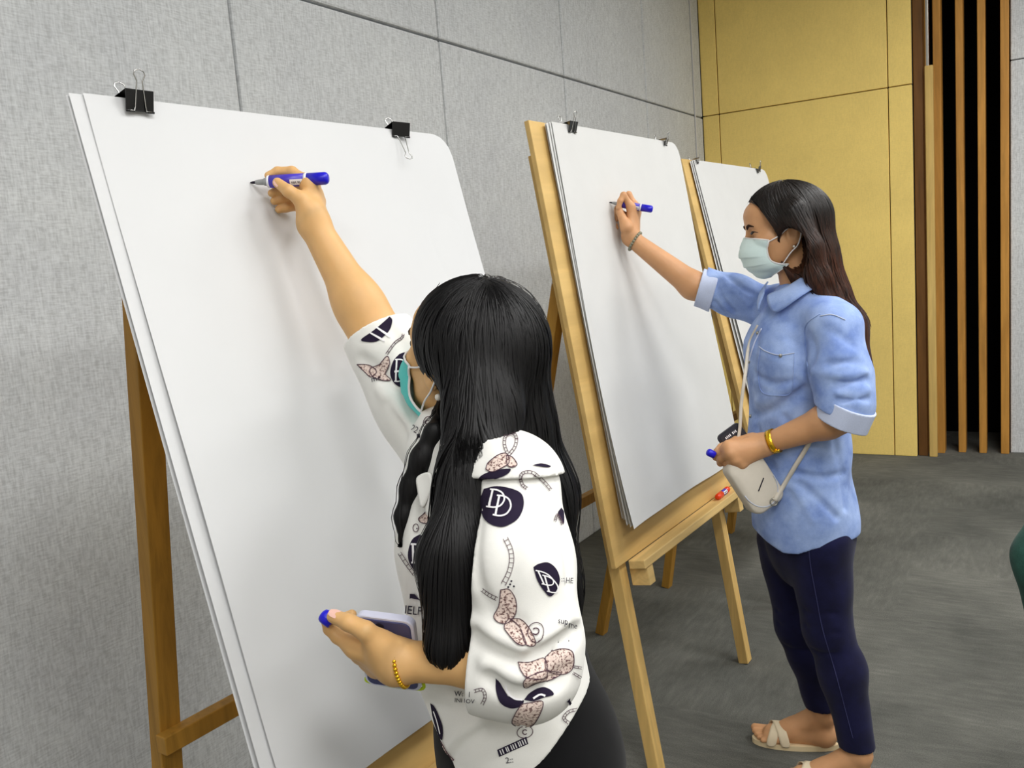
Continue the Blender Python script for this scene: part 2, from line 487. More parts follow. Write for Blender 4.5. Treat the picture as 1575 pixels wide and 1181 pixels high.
def binder_clip(pr, a, btop, label, size=0.041, front_down=False, yaw=0.0, tilt=0.0):
    o, ax, up, nn = plane_frame(pr)
    c = on(pr, a, btop, 0.0)
    if tilt:
        ct, st_ = math.cos(tilt), math.sin(tilt)
        ax, up = ax * ct + up * st_, up * ct - ax * st_
    if yaw:
        cy_, sy_ = math.cos(yaw), math.sin(yaw)
        ax, nn = ax * cy_ + nn * sy_, nn * cy_ - ax * sy_
    B = empty('binder_clip', c, label, 'binder clip', 'black binder clips on the paper pads')
    w, h, dp = size / 2, size * 0.62, size * 0.44
    prof = [(0.004, h * -0.80), (0.0045, h * -0.74), (0.0065 + dp * 0.5, h * 0.18), (0.006 + dp * 0.5, h * 0.22), (-0.006 - dp * 0.5, h * 0.22), (-0.0065 - dp * 0.5, h * 0.18), (-0.0225, h * -0.74), (-0.022, h * -0.80)]
    prof = [(n + 0.014, b) for n, b in prof]
    mb = MB()
    V, F = [], []
    for sgn in (-1, 1):
        for n, b in prof: V.append(c + ax * w * sgn + up * b + nn * n)
    th = 0.0009
    for sgn in (-1, 1):
        for n, b in prof: V.append(c + ax * w * sgn + up * (b * (1 - 0.04)) + nn * (0.006 + (n - 0.006) * 0.93))
    N = len(prof)
    for i in range(N - 1):
        F.append((i, i + 1, N + i + 1, N + i))
        F.append((2 * N + i, 3 * N + i, 3 * N + i + 1, 2 * N + i + 1))
        F.append((i, 2 * N + i, 2 * N + i + 1, i + 1)); F.append((N + i, N + i + 1, 3 * N + i + 1, 3 * N + i))
    mb.add(V, F)
    for b0, nz in ((-0.80, 0.0185), (-0.80, -0.0085)):   # rolled lips holding the wire ends
        for x0_, x1_ in ((-1.0, -0.42), (0.42, 1.0)):
            mb.tube([c + ax * w * x0_ + up * h * b0 + nn * nz, c + ax * w * x1_ + up * h * b0 + nn * nz], 0.0019, 8)
    mb.build('body', M['clip'], B)
    L = size * 1.28
    for front in (True, False):
        nz = 0.0195 if front else -0.0095
        root = c + up * h * -0.80 + nn * nz
        if front and front_down: d = unit(-up * 0.97 + nn * 0.22)
        elif front: d = unit(up * 1.0 + nn * 0.40)
        else: d = unit(up * 1.0 - nn * 0.08)
        pts = []
        for x, t in ((-0.78, 0.0), (-0.44, 0.0), (-0.38, 0.10), (-0.22, 0.66), (-0.20, 0.74), (-0.40, 0.88), (-0.34, 0.97), (0, 1.02), (0.34, 0.97), (0.40, 0.88), (0.20, 0.74), (0.22, 0.66), (0.38, 0.10), (0.44, 0.0), (0.78, 0.0)):
            pts.append(root + ax * (x * w) + d * t * L)
        MB().tube(pts, 0.00105, 6).build('handle', M['wire'], B)
    return B
binder_clip(E1, 0.090, 1.783, 'black binder clip at the left of the nearest pad with both wire handles raised', 0.046)
binder_clip(E1, 0.690, 1.786, 'black binder clip at the right of the nearest pad with one wire handle folded down', 0.042, True, 0.25, -0.10)
binder_clip(E2, 0.185, 1.832, 'black binder clip at the left of the middle pad', 0.043)
binder_clip(E2, 0.825, 1.834, 'small black binder clip at the right of the middle pad', 0.034, False, -0.2)
binder_clip(E3, 0.10, 1.83, 'small black binder clip at the left of the furthest pad', 0.030, False, -0.4)
binder_clip(E3, 0.86, 1.83, 'black binder clip at the right of the furthest pad', 0.040, False, 0.0, 0.15)

def marker(tip, end, label, body, cap, r=0.0105, group=None, closed=False, label_side=None):
    tip, end = np.asarray(tip, float), np.asarray(end, float)
    L = np.linalg.norm(end - tip); a = unit(end - tip)
    K = empty('marker', tip, label, 'marker')
    if not closed:
        MB().lathe(tip, a, [(0, 0.0008), (0.004, 0.0022), (0.010, 0.0026)], 12).build('nib', M['ink'], K)
        MB().lathe(tip, a, [(0.009, 0.0034), (0.014, 0.0045), (0.024, 0.0052), (0.0245, 0.0065), (0.031, 0.0070)], 16).build('collar', M['grey_p'], K)
        MB().lathe(tip, a, [(0.0305, r * 0.98), (0.0345, r * 1.0)], 20).build('ring', M['white_p'], K)
        MB().lathe(tip, a, [(0.0345, r), (L * 0.70, r)], 24).build('barrel', body, K)
        MB().lathe(tip, a, [(L * 0.70, r * 1.02), (L * 0.735, r * 1.04)], 20).build('ring', M['white_p'], K)
        MB().lathe(tip, a, [(L * 0.735, r * 1.0), (L * 0.96, r * 1.0), (L * 0.985, r * 0.86), (L, r * 0.62)], 24).build('end_cap', cap, K)
        l0, l1 = L * 0.53, L * 0.69
    else:
        MB().lathe(tip, a, [(0, r * 0.55), (0.004, r * 0.9), (0.010, r * 1.06), (L * 0.38, r * 1.10)], 24).build('cap', cap, K)
        MB().lathe(tip, a, [(L * 0.38, r), (L * 0.72, r)], 24).build('barrel', body, K)
        MB().lathe(tip, a, [(L * 0.72, r * 1.02), (L * 0.95, r), (L * 0.985, r * 0.85), (L, r * 0.6)], 24).build('end_cap', cap, K)
        l0, l1 = L * 0.40, L * 0.70
    toc = unit(label_side if label_side is not None else CAM - tip)
    e1 = unit(toc - a * np.dot(toc, a)); e2 = np.cross(a, e1)
    V, F = [], []
    for t in (l0, l1):
        for k in range(7):
            an = -0.15 + 0.95 * k / 6
            V.append(tip + a * t + (e1 * math.cos(an) + e2 * math.sin(an)) * (r + 0.0004))
    for k in range(6): F.append((k, k + 1, 8 + k, 7 + k))
    lb = link('label', mesh(V, F, True), M['white_p'], K)
    V, F = [], []
    nl = 9
    for k in range(nl):                                      # small illegible lettering on the label
        if k in (5,): continue
        t = l0 + (l1 - l0) * (0.14 + 0.72 * k / nl)
        n = len(V)
        for tt in (t, t + (l1 - l0) * 0.045):
            for an in (0.18, 0.18 + 0.22 + 0.1 * (k % 3)):
                V.append(tip + a * tt + (e1 * math.cos(an) + e2 * math.sin(an)) * (r + 0.0007))
        F.append((n, n + 1, n + 3, n + 2))
    link('lettering', mesh(V, F), M['ink'], lb)
    return K
# ------------------------------------------------------------------ implicit surfaces for bodies, clothes and hair
F32 = np.float32
def _v(x): return np.asarray(x, F32)
def smin(a, b, k):
    if k <= 0: return np.minimum(a, b)
    h = np.clip(0.5 + 0.5 * (b - a) / k, 0, 1)
    return b + (a - b) * h - k * h * (1 - h)
class Prim:
    pass
class Cone(Prim):
    """round cone a->b; fl=(axis, factor) squeezes the section along axis"""
    def __init__(s, a, b, ra, rb, fl=None):
        s.a, s.b, s.ra, s.rb = _v(a), _v(b), ra, rb
        s.ba = s.b - s.a; s.l2 = float(s.ba @ s.ba) + 1e-12
        s.fl = None if fl is None else (_v(unit(fl[0])), fl[1])
    def __call__(s, P):
        q = P - s.a
        h = np.clip((q @ s.ba) / s.l2, 0, 1)
        q = q - h[..., None] * s.ba
        if s.fl is not None:
            w = q @ s.fl[0]
            q = q + (w * (1 / s.fl[1] - 1))[..., None] * s.fl[0]
            L = np.sqrt((q * q).sum(-1)) + 1e-9
            r = s.ra + h * (s.rb - s.ra)
            wq = (q @ s.fl[0]) / L
            gr = np.sqrt(1 + wq * wq * (1 / s.fl[1] ** 2 - 1))
            return (L - r) / gr
        return np.sqrt((q * q).sum(-1)) - (s.ra + h * (s.rb - s.ra))
class Ell(Prim):
    def __init__(s, c, r, ax=None):
        s.c, s.r = _v(c), _v(r if hasattr(r, '__len__') else (r, r, r))
        s.R = np.eye(3, dtype=F32) if ax is None else _v([unit(a) for a in ax])
    def __call__(s, P):
        q = (P - s.c) @ s.R.T
        k0 = np.sqrt(((q / s.r) ** 2).sum(-1)) + 1e-9
        k1 = np.sqrt(((q / s.r ** 2) ** 2).sum(-1)) + 1e-9
        return np.where(k0 < 0.3, (k0 - 1) * float(s.r.min()), k0 * (k0 - 1) / k1)
class Group:
    def __init__(s, k=0.02):
        s.prims, s.cuts, s.k, s.mods = [], [], k, []
    def cone(s, a, b, ra, rb, fl=None, k=None, sub=False):
        s.prims.append((Cone(a, b, ra, rb, fl), s.k if k is None else k, sub)); return s
    def chain(s, pts, rs, fl=None, k=None):
        for i in range(len(pts) - 1): s.cone(pts[i], pts[i + 1], rs[i], rs[i + 1], fl, k)
        return s
    def ell(s, c, r, ax=None, k=None, sub=False):
        s.prims.append((Ell(c, r, ax), s.k if k is None else k, sub)); return s
    def cut(s, p, n):
        s.cuts.append((_v(p), _v(unit(n)))); return s
    def groove(s, pts, w, depth):
        """crease (depth>0) or ridge (depth<0) along a polyline"""
        pts = [_v(p) for p in pts]
        ctr = sum(pts) / len(pts); R_ = float(max(np.linalg.norm(p - ctr) for p in pts)) + 3.2 * w
        def f(P, d):
            q0 = P - ctr
            sel = (q0 * q0).sum(-1) < R_ * R_
            if not sel.any(): return d
            d = d.copy()
            d[sel] = f0(P[sel], d[sel])
            return d
        def f0(P, d):
            m = None
            for a, b in zip(pts[:-1], pts[1:]):
                ba = b - a
                q = P - a
                h = np.clip((q @ ba) / (float(ba @ ba) + 1e-12), 0, 1)
                q = q - h[..., None] * ba
                e = (q * q).sum(-1)
                m = e if m is None else np.minimum(m, e)
            return d + depth * np.exp(-m / (w * w))
        s.mods.append(f); return s
    def crease(s, pix, w, depth):
        """groove/ridge along a line laid on this garment's own surface"""
        P = _v(np.array([CAM] * len(pix))); r = _v(np.array([unit(ray(u, v)) for u, v in pix]))
        keep, s.mods = s.mods, []
        P = P + r * 0.8
        for _ in range(90):
            d = s.raw(P[:, None, :], P, 3.0)[:, 0]
            P = P + r * np.clip(d * 0.85, -0.05, 0.2)[:, None]
        s.mods = keep
        ok = np.abs(d) < 0.004
        pts = [np.asarray(q, float) for q, k in zip(P, ok) if k]
        if len(pts) > 1: s.groove(spline(pts, 4) if len(pts) > 2 else pts, w, depth)
        return s
    def waves(s, amp, freqs, seed=0):
        r = np.random.default_rng(seed)
        ks = [(unit(r.normal(size=3)) * f, r.uniform(0, 6.28)) for f in freqs]
        def f(P, d):
            for k, ph in ks: d = d + amp * np.sin(P @ _v(k) + F32(ph))
            return d
        s.mods.append(f); return s
    def raw(s, P, cen, rad):
        Dv = np.full(P.shape[:-1], 1.0, F32)
        for pr, k, sub in s.prims:
            m = pr(cen) < rad * 1.7 + 0.05
            if not m.any(): continue
            al = m.all()
            Pm = P if al else P[m]
            v = pr(Pm)
            o = Dv if al else Dv[m]
            r = -smin(-o, v, k) if sub else smin(o, v, k)
            if al: Dv = r.astype(F32)
            else: Dv[m] = r
        near = (Dv.min(axis=-1) < 0.06) if Dv.ndim > 1 else Dv < 0.06
        if s.mods and near.any():
            Pn, Dn = P[near], Dv[near]
            for f in s.mods: Dn = f(Pn, Dn)
            Dv[near] = Dn
        return Dv
    def cutted(s, P, d):
        for p, n in s.cuts: d = np.maximum(d, (P - p) @ n)
        return d
class Field:
    def __init__(s, groups, k=0.01, shell=None, cuts=()):
        s.g, s.k, s.shell = groups, k, shell
        s.cuts = [(_v(p), _v(unit(n))) for p, n in cuts]
    def ev(s, P, cen, rad):
        dc = None
        for g in s.g:
            r = g.raw(P, cen, rad)
            c = g.cutted(P, r)
            if s.shell: c = np.maximum(c, -(r + s.shell))
            dc = c if dc is None else smin(dc, c, s.k)
        for p, n in s.cuts: dc = np.maximum(dc, (P - p) @ n)
        return dc
    def at(s, P):
        P = _v(P)
        return s.ev(P[:, None, :], P, 0.02)[:, 0]
    def grad(s, P, e=0.0015):
        P = _v(P)
        g = np.zeros_like(P)
        for i in range(3):
            o = np.zeros(3, F32); o[i] = e
            g[:, i] = s.at(P + o) - s.at(P - o)
        return g / (np.linalg.norm(g, axis=1, keepdims=True) + 1e-9)
def surface(field, lo, hi, h, keep=None, B=8, newton=1):
    """surface nets over sparse blocks -> verts, quads"""
    lo = np.asarray(lo, float); hi = np.asarray(hi, float)
    nb = np.ceil((hi - lo) / (h * B)).astype(int)
    gi = np.stack(np.meshgrid(*[np.arange(n) for n in nb], indexing='ij'), -1).reshape(-1, 3)
    cen = _v(lo + (gi + 0.5) * h * B)
    rad = h * B * 0.87
    dc = np.concatenate([field.ev(c[:, None, :], c, rad)[:, 0] for c in np.array_split(cen, max(1, len(cen) // 20000))])
    act = np.abs(dc) < rad * 1.75 + 0.004
    if keep is not None:
        act &= keep(cen, rad)
    gi, cen = gi[act], cen[act]
    r = np.arange(B + 1)
    loc = np.stack(np.meshgrid(r, r, r, indexing='ij'), -1).reshape(-1, 3)
    N = nb * B + 2
    key = lambda c: (c[..., 0] * N[1] + c[..., 1]) * N[2] + c[..., 2]
    cells_k, cells_p, edges = [], [], []
    for s0 in range(0, len(gi), 300):
        G = gi[s0:s0 + 300]
        P = _v(lo + (G[:, None, :] * B + loc[None]) * h)
        V = field.ev(P, cen[s0:s0 + 300], rad).reshape(-1, B + 1, B + 1, B + 1)
        S = V < 0
        any_ = S.reshape(len(G), -1)
        sel = any_.any(1) & ~any_.all(1)
        if not sel.any(): continue
        G, V, S = G[sel], V[sel], S[sel]
        cnt = np.zeros((len(G), B, B, B), F32); acc = np.zeros((len(G), B, B, B, 3), F32)
        sl = (slice(0, B), slice(1, B + 1))
        for ax in range(3):
            o = [i for i in range(3) if i != ax]
            A = [slice(None)] * 4; Bq = [slice(None)] * 4
            A[ax + 1] = slice(0, B); Bq[ax + 1] = slice(1, B + 1)
            va, vb = V[tuple(A)], V[tuple(Bq)]
            cr = (va < 0) != (vb < 0)
            t = np.where(cr, va / np.where(cr, va - vb, 1), 0)
            for i in (0, 1):
                for j in (0, 1):
                    Q = [slice(None)] * 4
                    Q[o[0] + 1] = sl[i]; Q[o[1] + 1] = sl[j]
                    c = cr[tuple(Q)]
                    cnt += c
                    acc[..., ax] += np.where(c, t[tuple(Q)], 0)
                    if i: acc[..., o[0]] += c
                    if j: acc[..., o[1]] += c
            # edges owned by this block (the far layer belongs to the next block)
            Q = [slice(None)] + [slice(0, B)] * 3
            own = cr[tuple(Q)]
            idx = np.argwhere(own)
            if len(idx):
                gc = G[idx[:, 0]] * B + idx[:, 1:]
                edges.append((ax, gc, va[tuple(Q)][own] < 0))
        has = cnt > 0
        idx = np.argwhere(has)
        gc = G[idx[:, 0]] * B + idx[:, 1:]
        p = lo + (gc + acc[has] / cnt[has][:, None]) * h
        cells_k.append(key(gc)); cells_p.append(p)
    ck = np.concatenate(cells_k); cp = np.concatenate(cells_p)
    if keep is not None:
        m = keep(_v(cp), 0.0)
        ck, cp = ck[m], cp[m]
    o = np.argsort(ck); ck, cp = ck[o], cp[o]
    Fq = []
    for ax, gc, inside in edges:
        b, c = [(1, 2), (2, 0), (0, 1)][ax]
        eb = np.zeros(3, int); eb[b] = 1
        ec = np.zeros(3, int); ec[c] = 1
        ks = [key(gc), key(gc - eb), key(gc - eb - ec), key(gc - ec)]
        ix = [np.clip(np.searchsorted(ck, k), 0, len(ck) - 1) for k in ks]
        ok = np.all([ck[i] == k for i, k in zip(ix, ks)], axis=0)
        q = np.stack(ix, 1)[ok]
        q = np.where(inside[ok][:, None], q, q[:, ::-1])
        Fq.append(q)
    Fq = np.concatenate(Fq)
    for _ in range(newton):
        d = field.at(cp)
        g = field.grad(cp)
        cp = cp - g * np.clip(d, -0.4 * h, 0.4 * h)[:, None]
    return cp, Fq
def surf_mesh(parts):
    V, Fq, n = [], [], 0
    for v, f in parts:
        V.append(v); Fq.append(f + n); n += len(v)
    V = np.concatenate(V); Fq = np.concatenate(Fq)
    me = bpy.data.meshes.new('m')
    me.vertices.add(len(V)); me.vertices.foreach_set('co', V.astype(F32).ravel())
    me.loops.add(Fq.size); me.loops.foreach_set('vertex_index', Fq.astype(np.int32).ravel())
    me.polygons.add(len(Fq)); me.polygons.foreach_set('loop_start', np.arange(0, Fq.size, 4, dtype=np.int32))
    me.polygons.foreach_set('loop_total', np.full(len(Fq), 4, np.int32))
    me.polygons.foreach_set('use_smooth', np.ones(len(Fq), bool))
    me.update(calc_edges=True)
    return me
def smooth_mesh(v, f, it=1):
    for _ in range(it):
        acc = np.zeros_like(v); cnt = np.zeros(len(v))
        for i in range(4):
            a, b = f[:, i], f[:, (i + 1) % 4]
            np.add.at(acc, a, v[b]); np.add.at(cnt, a, 1)
            np.add.at(acc, b, v[a]); np.add.at(cnt, b, 1)
        v = 0.5 * v + 0.5 * acc / np.maximum(cnt, 1)[:, None]
    return v
def zone_keep(zones, inside=None, pad=0.0):
    """inside=i: cells of zone i; inside=None: cells outside every zone"""
    def f(c, rad):
        if inside is not None:
            zc, zr = zones[inside]
            return np.linalg.norm(c - _v(zc), axis=-1) < zr + rad + pad
        m = np.ones(len(c), bool)
        for zc, zr in zones: m &= np.linalg.norm(c - _v(zc), axis=-1) > zr - rad - pad
        return m
    return f
def body_mesh(field, lo, hi, h, zones):
    """one skin surface; zones = (centre, radius, finer cell size)"""
    zz = [(z[0], z[1]) for z in zones]
    parts = [surface(field, lo, hi, h, zone_keep(zz, None, h * 1.2))]
    for i, z in enumerate(zones):
        c = np.asarray(z[0])
        parts.append(surface(field, c - z[1] - 0.01, c + z[1] + 0.01, z[2], zone_keep(zz, i, z[2] * 2.5)))
    return surf_mesh(parts)

def strands(field, seeds, down, steps, step, width, off=0.002, jitter=0.004, lift=None, seed=0, taper=0.3, stop=None):
    """thin hair ribbons that run along the surface of a hair volume"""
    r = np.random.default_rng(seed)
    P = _v(seeds).copy()
    n = len(P)
    offs = (off + r.uniform(0, jitter, n)).astype(F32)
    path = []; nor = []
    vel = None
    jit = _v(r.normal(size=(n, 3)) * 0.10)
    for s in range(steps):
        for _ in range(2):
            d = field.at(P); g = field.grad(P, 0.004)
            P = P - g * np.clip(d - offs, -0.01, 0.01)[:, None]
        path.append(P.copy()); nor.append(g.copy())
        dn = _v(down(P)) + jit
        t = dn - g * (dn * g).sum(1, keepdims=True)
        t /= np.linalg.norm(t, axis=1, keepdims=True) + 1e-6
        vel = t if vel is None else vel * 0.55 + t * 0.45
        vel /= np.linalg.norm(vel, axis=1, keepdims=True) + 1e-6
        P = P + vel * step
    path = np.stack(path, 1); nor = np.stack(nor, 1)          # n, steps, 3
    L = r.integers(int(steps * 0.75), steps + 1, n)
    V, Fq = [], []
    base = 0
    for i in range(n):
        p, g = path[i, :L[i]], nor[i, :L[i]]
        if stop is not None:
            bad = np.where(stop(p))[0]
            if len(bad): p, g = p[:bad[0]], g[:bad[0]]
        if len(p) < 4: continue
        t = np.gradient(p, axis=0)
        side = np.cross(t, g); side /= np.linalg.norm(side, axis=1, keepdims=True) + 1e-9
        k = np.linspace(0, 1, len(p))
        w = width * r.uniform(0.6, 1.3) * np.minimum(1, 7 * k) * np.where(k > 1 - taper, (1 - k) / taper, 1)
        a, b = p - side * w[:, None], p + side * w[:, None]
        m = p + g * (width * 0.5)
        V.append(np.stack([a, m, b], 1).reshape(-1, 3))
        q = base + np.arange(len(p) - 1) * 3
        Fq.append(np.stack([q, q + 1, q + 4, q + 3], 1)); Fq.append(np.stack([q + 1, q + 2, q + 5, q + 4], 1))
        base += len(p) * 3
    return np.concatenate(V), np.concatenate(Fq)

# ------------------------------------------------------------------ anatomy
def head_frame(c, yaw, pitch, roll=0.0, s=1.0):
    cy_, sy_, cp_, sp_ = math.cos(yaw), math.sin(yaw), math.cos(pitch), math.sin(pitch)
    Fv = np.array([cy_ * cp_, sy_ * cp_, sp_]); Lv = np.array([-sy_, cy_, 0.0]); Uv = np.cross(Fv, Lv)
    cr, sr = math.cos(roll), math.sin(roll)
    Lv, Uv = Lv * cr + Uv * sr, Uv * cr - Lv * sr
    c = np.asarray(c, float)
    def T(f, l, u): return c + (Fv * f + Lv * l + Uv * u) * s
    return T, Fv, Lv, Uv
def head_group(T, A, s):
    Fv, Lv, Uv = A
    ax = (Fv, Lv, Uv)
    g = Group(0.018)
    e = lambda c, r, k=None, sub=False: g.ell(T(*c), [x * s for x in r], ax, None if k is None else k * s, sub)
    c_ = lambda a, b, ra, rb, k=None: g.cone(T(*a), T(*b), ra * s, rb * s, None, None if k is None else k * s)
    e((-0.014, 0, 0.035), (0.097, 0.076, 0.086))
    e((0.026, 0, -0.035), (0.062, 0.060, 0.074), 0.03)
    for q in (-1, 1):
        c_((0.000, q * 0.050, -0.040), (0.058, q * 0.016, -0.098), 0.022, 0.018, 0.03)
        e((0.054, q * 0.042, -0.020), (0.026, 0.024, 0.022), 0.025)
        e((-0.012, q * 0.076, -0.012), (0.019, 0.009, 0.031), 0.008)
        e((-0.006, q * 0.085, -0.008), (0.009, 0.006, 0.016), 0.006, True)
    e((0.068, 0, -0.096), (0.018, 0.021, 0.016), 0.02)
    e((0.062, 0, 0.045), (0.036, 0.052, 0.034), 0.03)
    c_((0.076, -0.034, 0.018), (0.076, 0.034, 0.018), 0.0125, 0.0125, 0.02)
    for q in (-1, 1): e((0.0955, q * 0.032, 0.001), (0.015, 0.018, 0.011), 0.014, True)
    c_((0.083, 0, 0.006), (0.103, 0, -0.036), 0.009, 0.0115, 0.014)
    for q in (-1, 1): e((0.094, q * 0.012, -0.040), (0.011, 0.008, 0.008), 0.008)
    e((0.083, 0, -0.066), (0.013, 0.026, 0.012), 0.014)
    for q in (-1, 1): e((0.0735, q * 0.032, 0.0015), (0.0135, 0.0165, 0.0105), 0.004)   # closed lid volume around the eyes
    return g
def hand_chain(g, pts, rs, k=0.004):
    """a finger: joints and radii"""
    for i in range(len(pts) - 1): g.cone(pts[i], pts[i + 1], rs[i], rs[i + 1], None, k)
def nail(parent, tip, prev, out, w, l, mat):
    tip, prev = np.asarray(tip, float), np.asarray(prev, float)
    a = unit(tip - prev); o = unit(np.asarray(out, float) - a * np.dot(out, a)); sd = np.cross(a, o)
    V, Fq = [], []
    for i in range(5):
        t = i / 4
        for j in range(5):
            s = j / 2 - 1
            ww = w * (1 - 0.35 * max(0, t - 0.6) / 0.4 * abs(s))
            V.append(tip + a * (t - 0.62) * l + sd * s * ww + o * (-0.25 * w * s * s))
    for i in range(4):
        for j in range(4):
            k = i * 5 + j
            Fq.append((k, k + 1, k + 6, k + 5))
    return link('nail', mesh(V, Fq, True), mat, parent)
def skin_mat(name, c, red=(1.0, 0.82, 0.76, 1)):
    m = Mat(name, c, 0.48, 0.35, 0.0, 0.12)
    n1 = m.noise(m.coord(), 18, 4, 0.6)
    n2 = m.noise(m.coord(), 420, 2, 0.5)
    a = m.ramp(n1, [(0.3, shade(c, 0.93)), (0.7, shade(c, 1.05))])
    m.base(a)
    m.bump(n2, 0.08, 0.0006)
    return m.m
def hair_mat(name, c, c2, rough=0.38, spec=0.45, fade=None):
    m = Mat(name, c, rough, spec)
    n1 = m.noise(m.coord((220, 220, 6)), 1.0, 3, 0.6)
    col = m.ramp(n1, [(0.35, c), (0.7, c2)])
    if fade:                                     # dyed hair: near black crown, brown lengths
        sx = m.n('ShaderNodeSeparateXYZ'); m.l(m.n('ShaderNodeNewGeometry').outputs['Position'], sx.inputs[0])
        mr = m.n('ShaderNodeMapRange'); m.l(sx.outputs[2], mr.inputs[0])
        mr.inputs[1].default_value, mr.inputs[2].default_value = fade
        col = m.mix(mr.outputs[0], col, m.ramp(n1, [(0.35, srgb(14, 10, 9)), (0.7, srgb(30, 23, 20))]))
    m.base(col)
    m.bump(n1, 0.5, 0.0015)
    return m.m
def cloth_mat(name, c, rough=0.85, weave=900, vary=0.03, blot=None):
    m = Mat(name, c, rough, 0.15)
    n1 = m.noise(m.coord(), 14, 4, 0.6)
    w = m.noise(m.coord((1, 1, 1)), weave, 2, 0.5)
    col = m.ramp(n1, [(0.32, shade(c, 1 - vary) if blot is None else blot), (0.66, shade(c, 1 + vary))])
    wv = m.ramp(w, [(0.35, (1 - vary * 2, 1 - vary * 2, 1 - vary * 2, 1)), (0.65, (1 + vary, 1 + vary, 1 + vary, 1))])
    m.base(m.mix(1.0, col, wv, 'MULTIPLY'))
    m.bump(w, 0.15, 0.0006)
    m.b.inputs['Sheen Weight'].default_value = 0.08
    return m.m
def push(field, pts, d, it=3):
    P = _v(np.array(pts))
    for _ in range(it):
        f = field.at(P); g = field.grad(P, 0.003)
        P = P + g * np.maximum(d - f, 0)[:, None]
    return [np.asarray(q, float) for q in P]
def on_face(field, T, A, lu, off):
    P = _v(np.array([T(0.15, l, u) for l, u in lu])); F_ = _v(A[0])
    for _ in range(40): P = P - F_ * np.clip(field.at(P) * 0.8, -0.02, 0.02)[:, None]
    return [np.asarray(q, float) for q in P + F_ * off]
def face_mask(parent, T, A, field, s, mat, band, strap_mat, prof, side, ear):
    """pleated face mask: prof = (forward, up) down the middle, side = (forward, half width, up) down each side band"""
    nt, ns = 48, 30
    mid = spline([np.array([f, 0, u]) for f, u in prof], 8)
    sid = spline([np.array(q) for q in side], 8)
    def at(c, t):
        x = t * (len(c) - 1); i0 = min(int(x), len(c) - 2); fr = x - i0
        return c[i0] * (1 - fr) + c[i0 + 1] * fr
    V, Fq = [], []
    for j in range(nt + 1):
        t = j / nt
        m, sd_ = at(mid, t), at(sid, t)
        for i in range(ns + 1):
            q = -1 + 2 * i / ns
            aq = abs(q)
            e = 1 - math.cos(aq * math.pi / 2)
            f = m[0] * (1 - e) + sd_[0] * e
            u = m[2] * (1 - aq ** 1.5) + sd_[2] * aq ** 1.5
            ph = (t - 0.16) / 0.68 * 3                     # three pleats that fade towards the side bands
            pl = 0.0046 * ((ph % 1.0) ** 2 - 0.35) * (1 - aq ** 3) if 0 < ph < 3 else -0.001
            V.append(T(f + pl, math.copysign(math.sin(aq * math.pi / 2) * sd_[1], q), u))
    V = push(field, V, 0.0030)
    for j in range(nt):
        for i in range(ns):
            k = j * (ns + 1) + i
            Fq.append((k, k + ns + 1, k + ns + 2, k + 1))
    o = link('face_mask', mesh(V, Fq, True), mat, parent)
    sm = o.modifiers.new('thickness', 'SOLIDIFY'); sm.thickness = 0.0012
    R = lambda j, i: np.asarray(V[j * (ns + 1) + i])
    for i in (0, ns):
        MB().tube([R(j, i) for j in range(0, nt + 1, 2)], 0.0021 * s, 6).build('side_band', band, o)
    MB().tube([R(0, i) for i in range(0, ns + 1, 2)], 0.0019 * s, 6).build('top_band', band, o)
    MB().tube([R(nt, i) for i in range(0, ns + 1, 2)], 0.0012 * s, 6).build('bottom_band', band, o)
    for i, q in ((0, -1), (ns, 1)):
        e_ = [T(f, q * l, u) for f, l, u in ear]
        MB().tube(push(field, spline([R(1, i)] + e_ + [R(nt - 8, i)], 6), 0.0016), 0.0016 * s, 6).build('ear_loop', strap_mat, o)
    return o
def face_parts(W, T, A, field):
    for q in (-1, 1):
        K = range(-4, 5)
        MB().tube(on_face(field, T, A, [(q * (0.031 + 0.0036 * k), 0.0002 + 0.0005 * k) for k in K], 0.0006), [0.0004, 0.0018, 0.0028, 0.0034, 0.0036, 0.0034, 0.0028, 0.0018, 0.0004], 8).build('eye', M['eye'], W)
        MB().tube(on_face(field, T, A, [(q * (0.032 + 0.0040 * k), 0.0050 - 0.0040 * (k / 4) ** 2 + 0.0004 * k) for k in range(-4, 6)], 0.0006), [0.0005, 0.0009, 0.0012, 0.0014, 0.0014, 0.0014, 0.0014, 0.0013, 0.0011, 0.0006], 6).build('eyelashes', M['eye'], W)
        MB().tube(on_face(field, T, A, [(q * (0.031 + 0.0062 * k), 0.0210 - 0.0007 * k * k + 0.0008 * k) for k in range(-3, 4)], 0.0010), [0.0018, 0.0034, 0.0042, 0.0040, 0.0036, 0.0028, 0.0012], 6).build('eyebrow', M['brow'], W)
# ------------------------------------------------------------------ woman with the black hair (nearest)
M['skin1'] = skin_mat('warm_skin', srgb(220, 174, 116))
M['skin2'] = skin_mat('tan_skin', srgb(208, 156, 112))
M['nail'] = plain('nail_pink', srgb(236, 190, 176), 0.3, 0.5)
M['hair1'] = hair_mat('black_hair', srgb(7, 6, 7), srgb(16, 15, 17), 0.5, 0.28)
M['blouse'] = cloth_mat('white_blouse_cloth', srgb(238, 237, 232), 0.8, 1200, 0.012)
M['trousers'] = cloth_mat('black_trouser_cloth', srgb(9, 9, 11), 0.95, 900, 0.1)
M['mask1'] = cloth_mat('turquoise_mask', srgb(96, 210, 204), 0.8, 1400, 0.03)
M['mask2'] = cloth_mat('pale_green_mask', srgb(220, 240, 238), 0.8, 1400, 0.02)
M['mask_band'] = cloth_mat('white_mask_band', srgb(240, 240, 240), 0.8, 1400, 0.01)
M['eye'] = plain('dark_eye', srgb(30, 16, 12), 0.15, 0.6)
M['brow'] = plain('dark_brow', srgb(52, 34, 24), 0.8, 0.1)
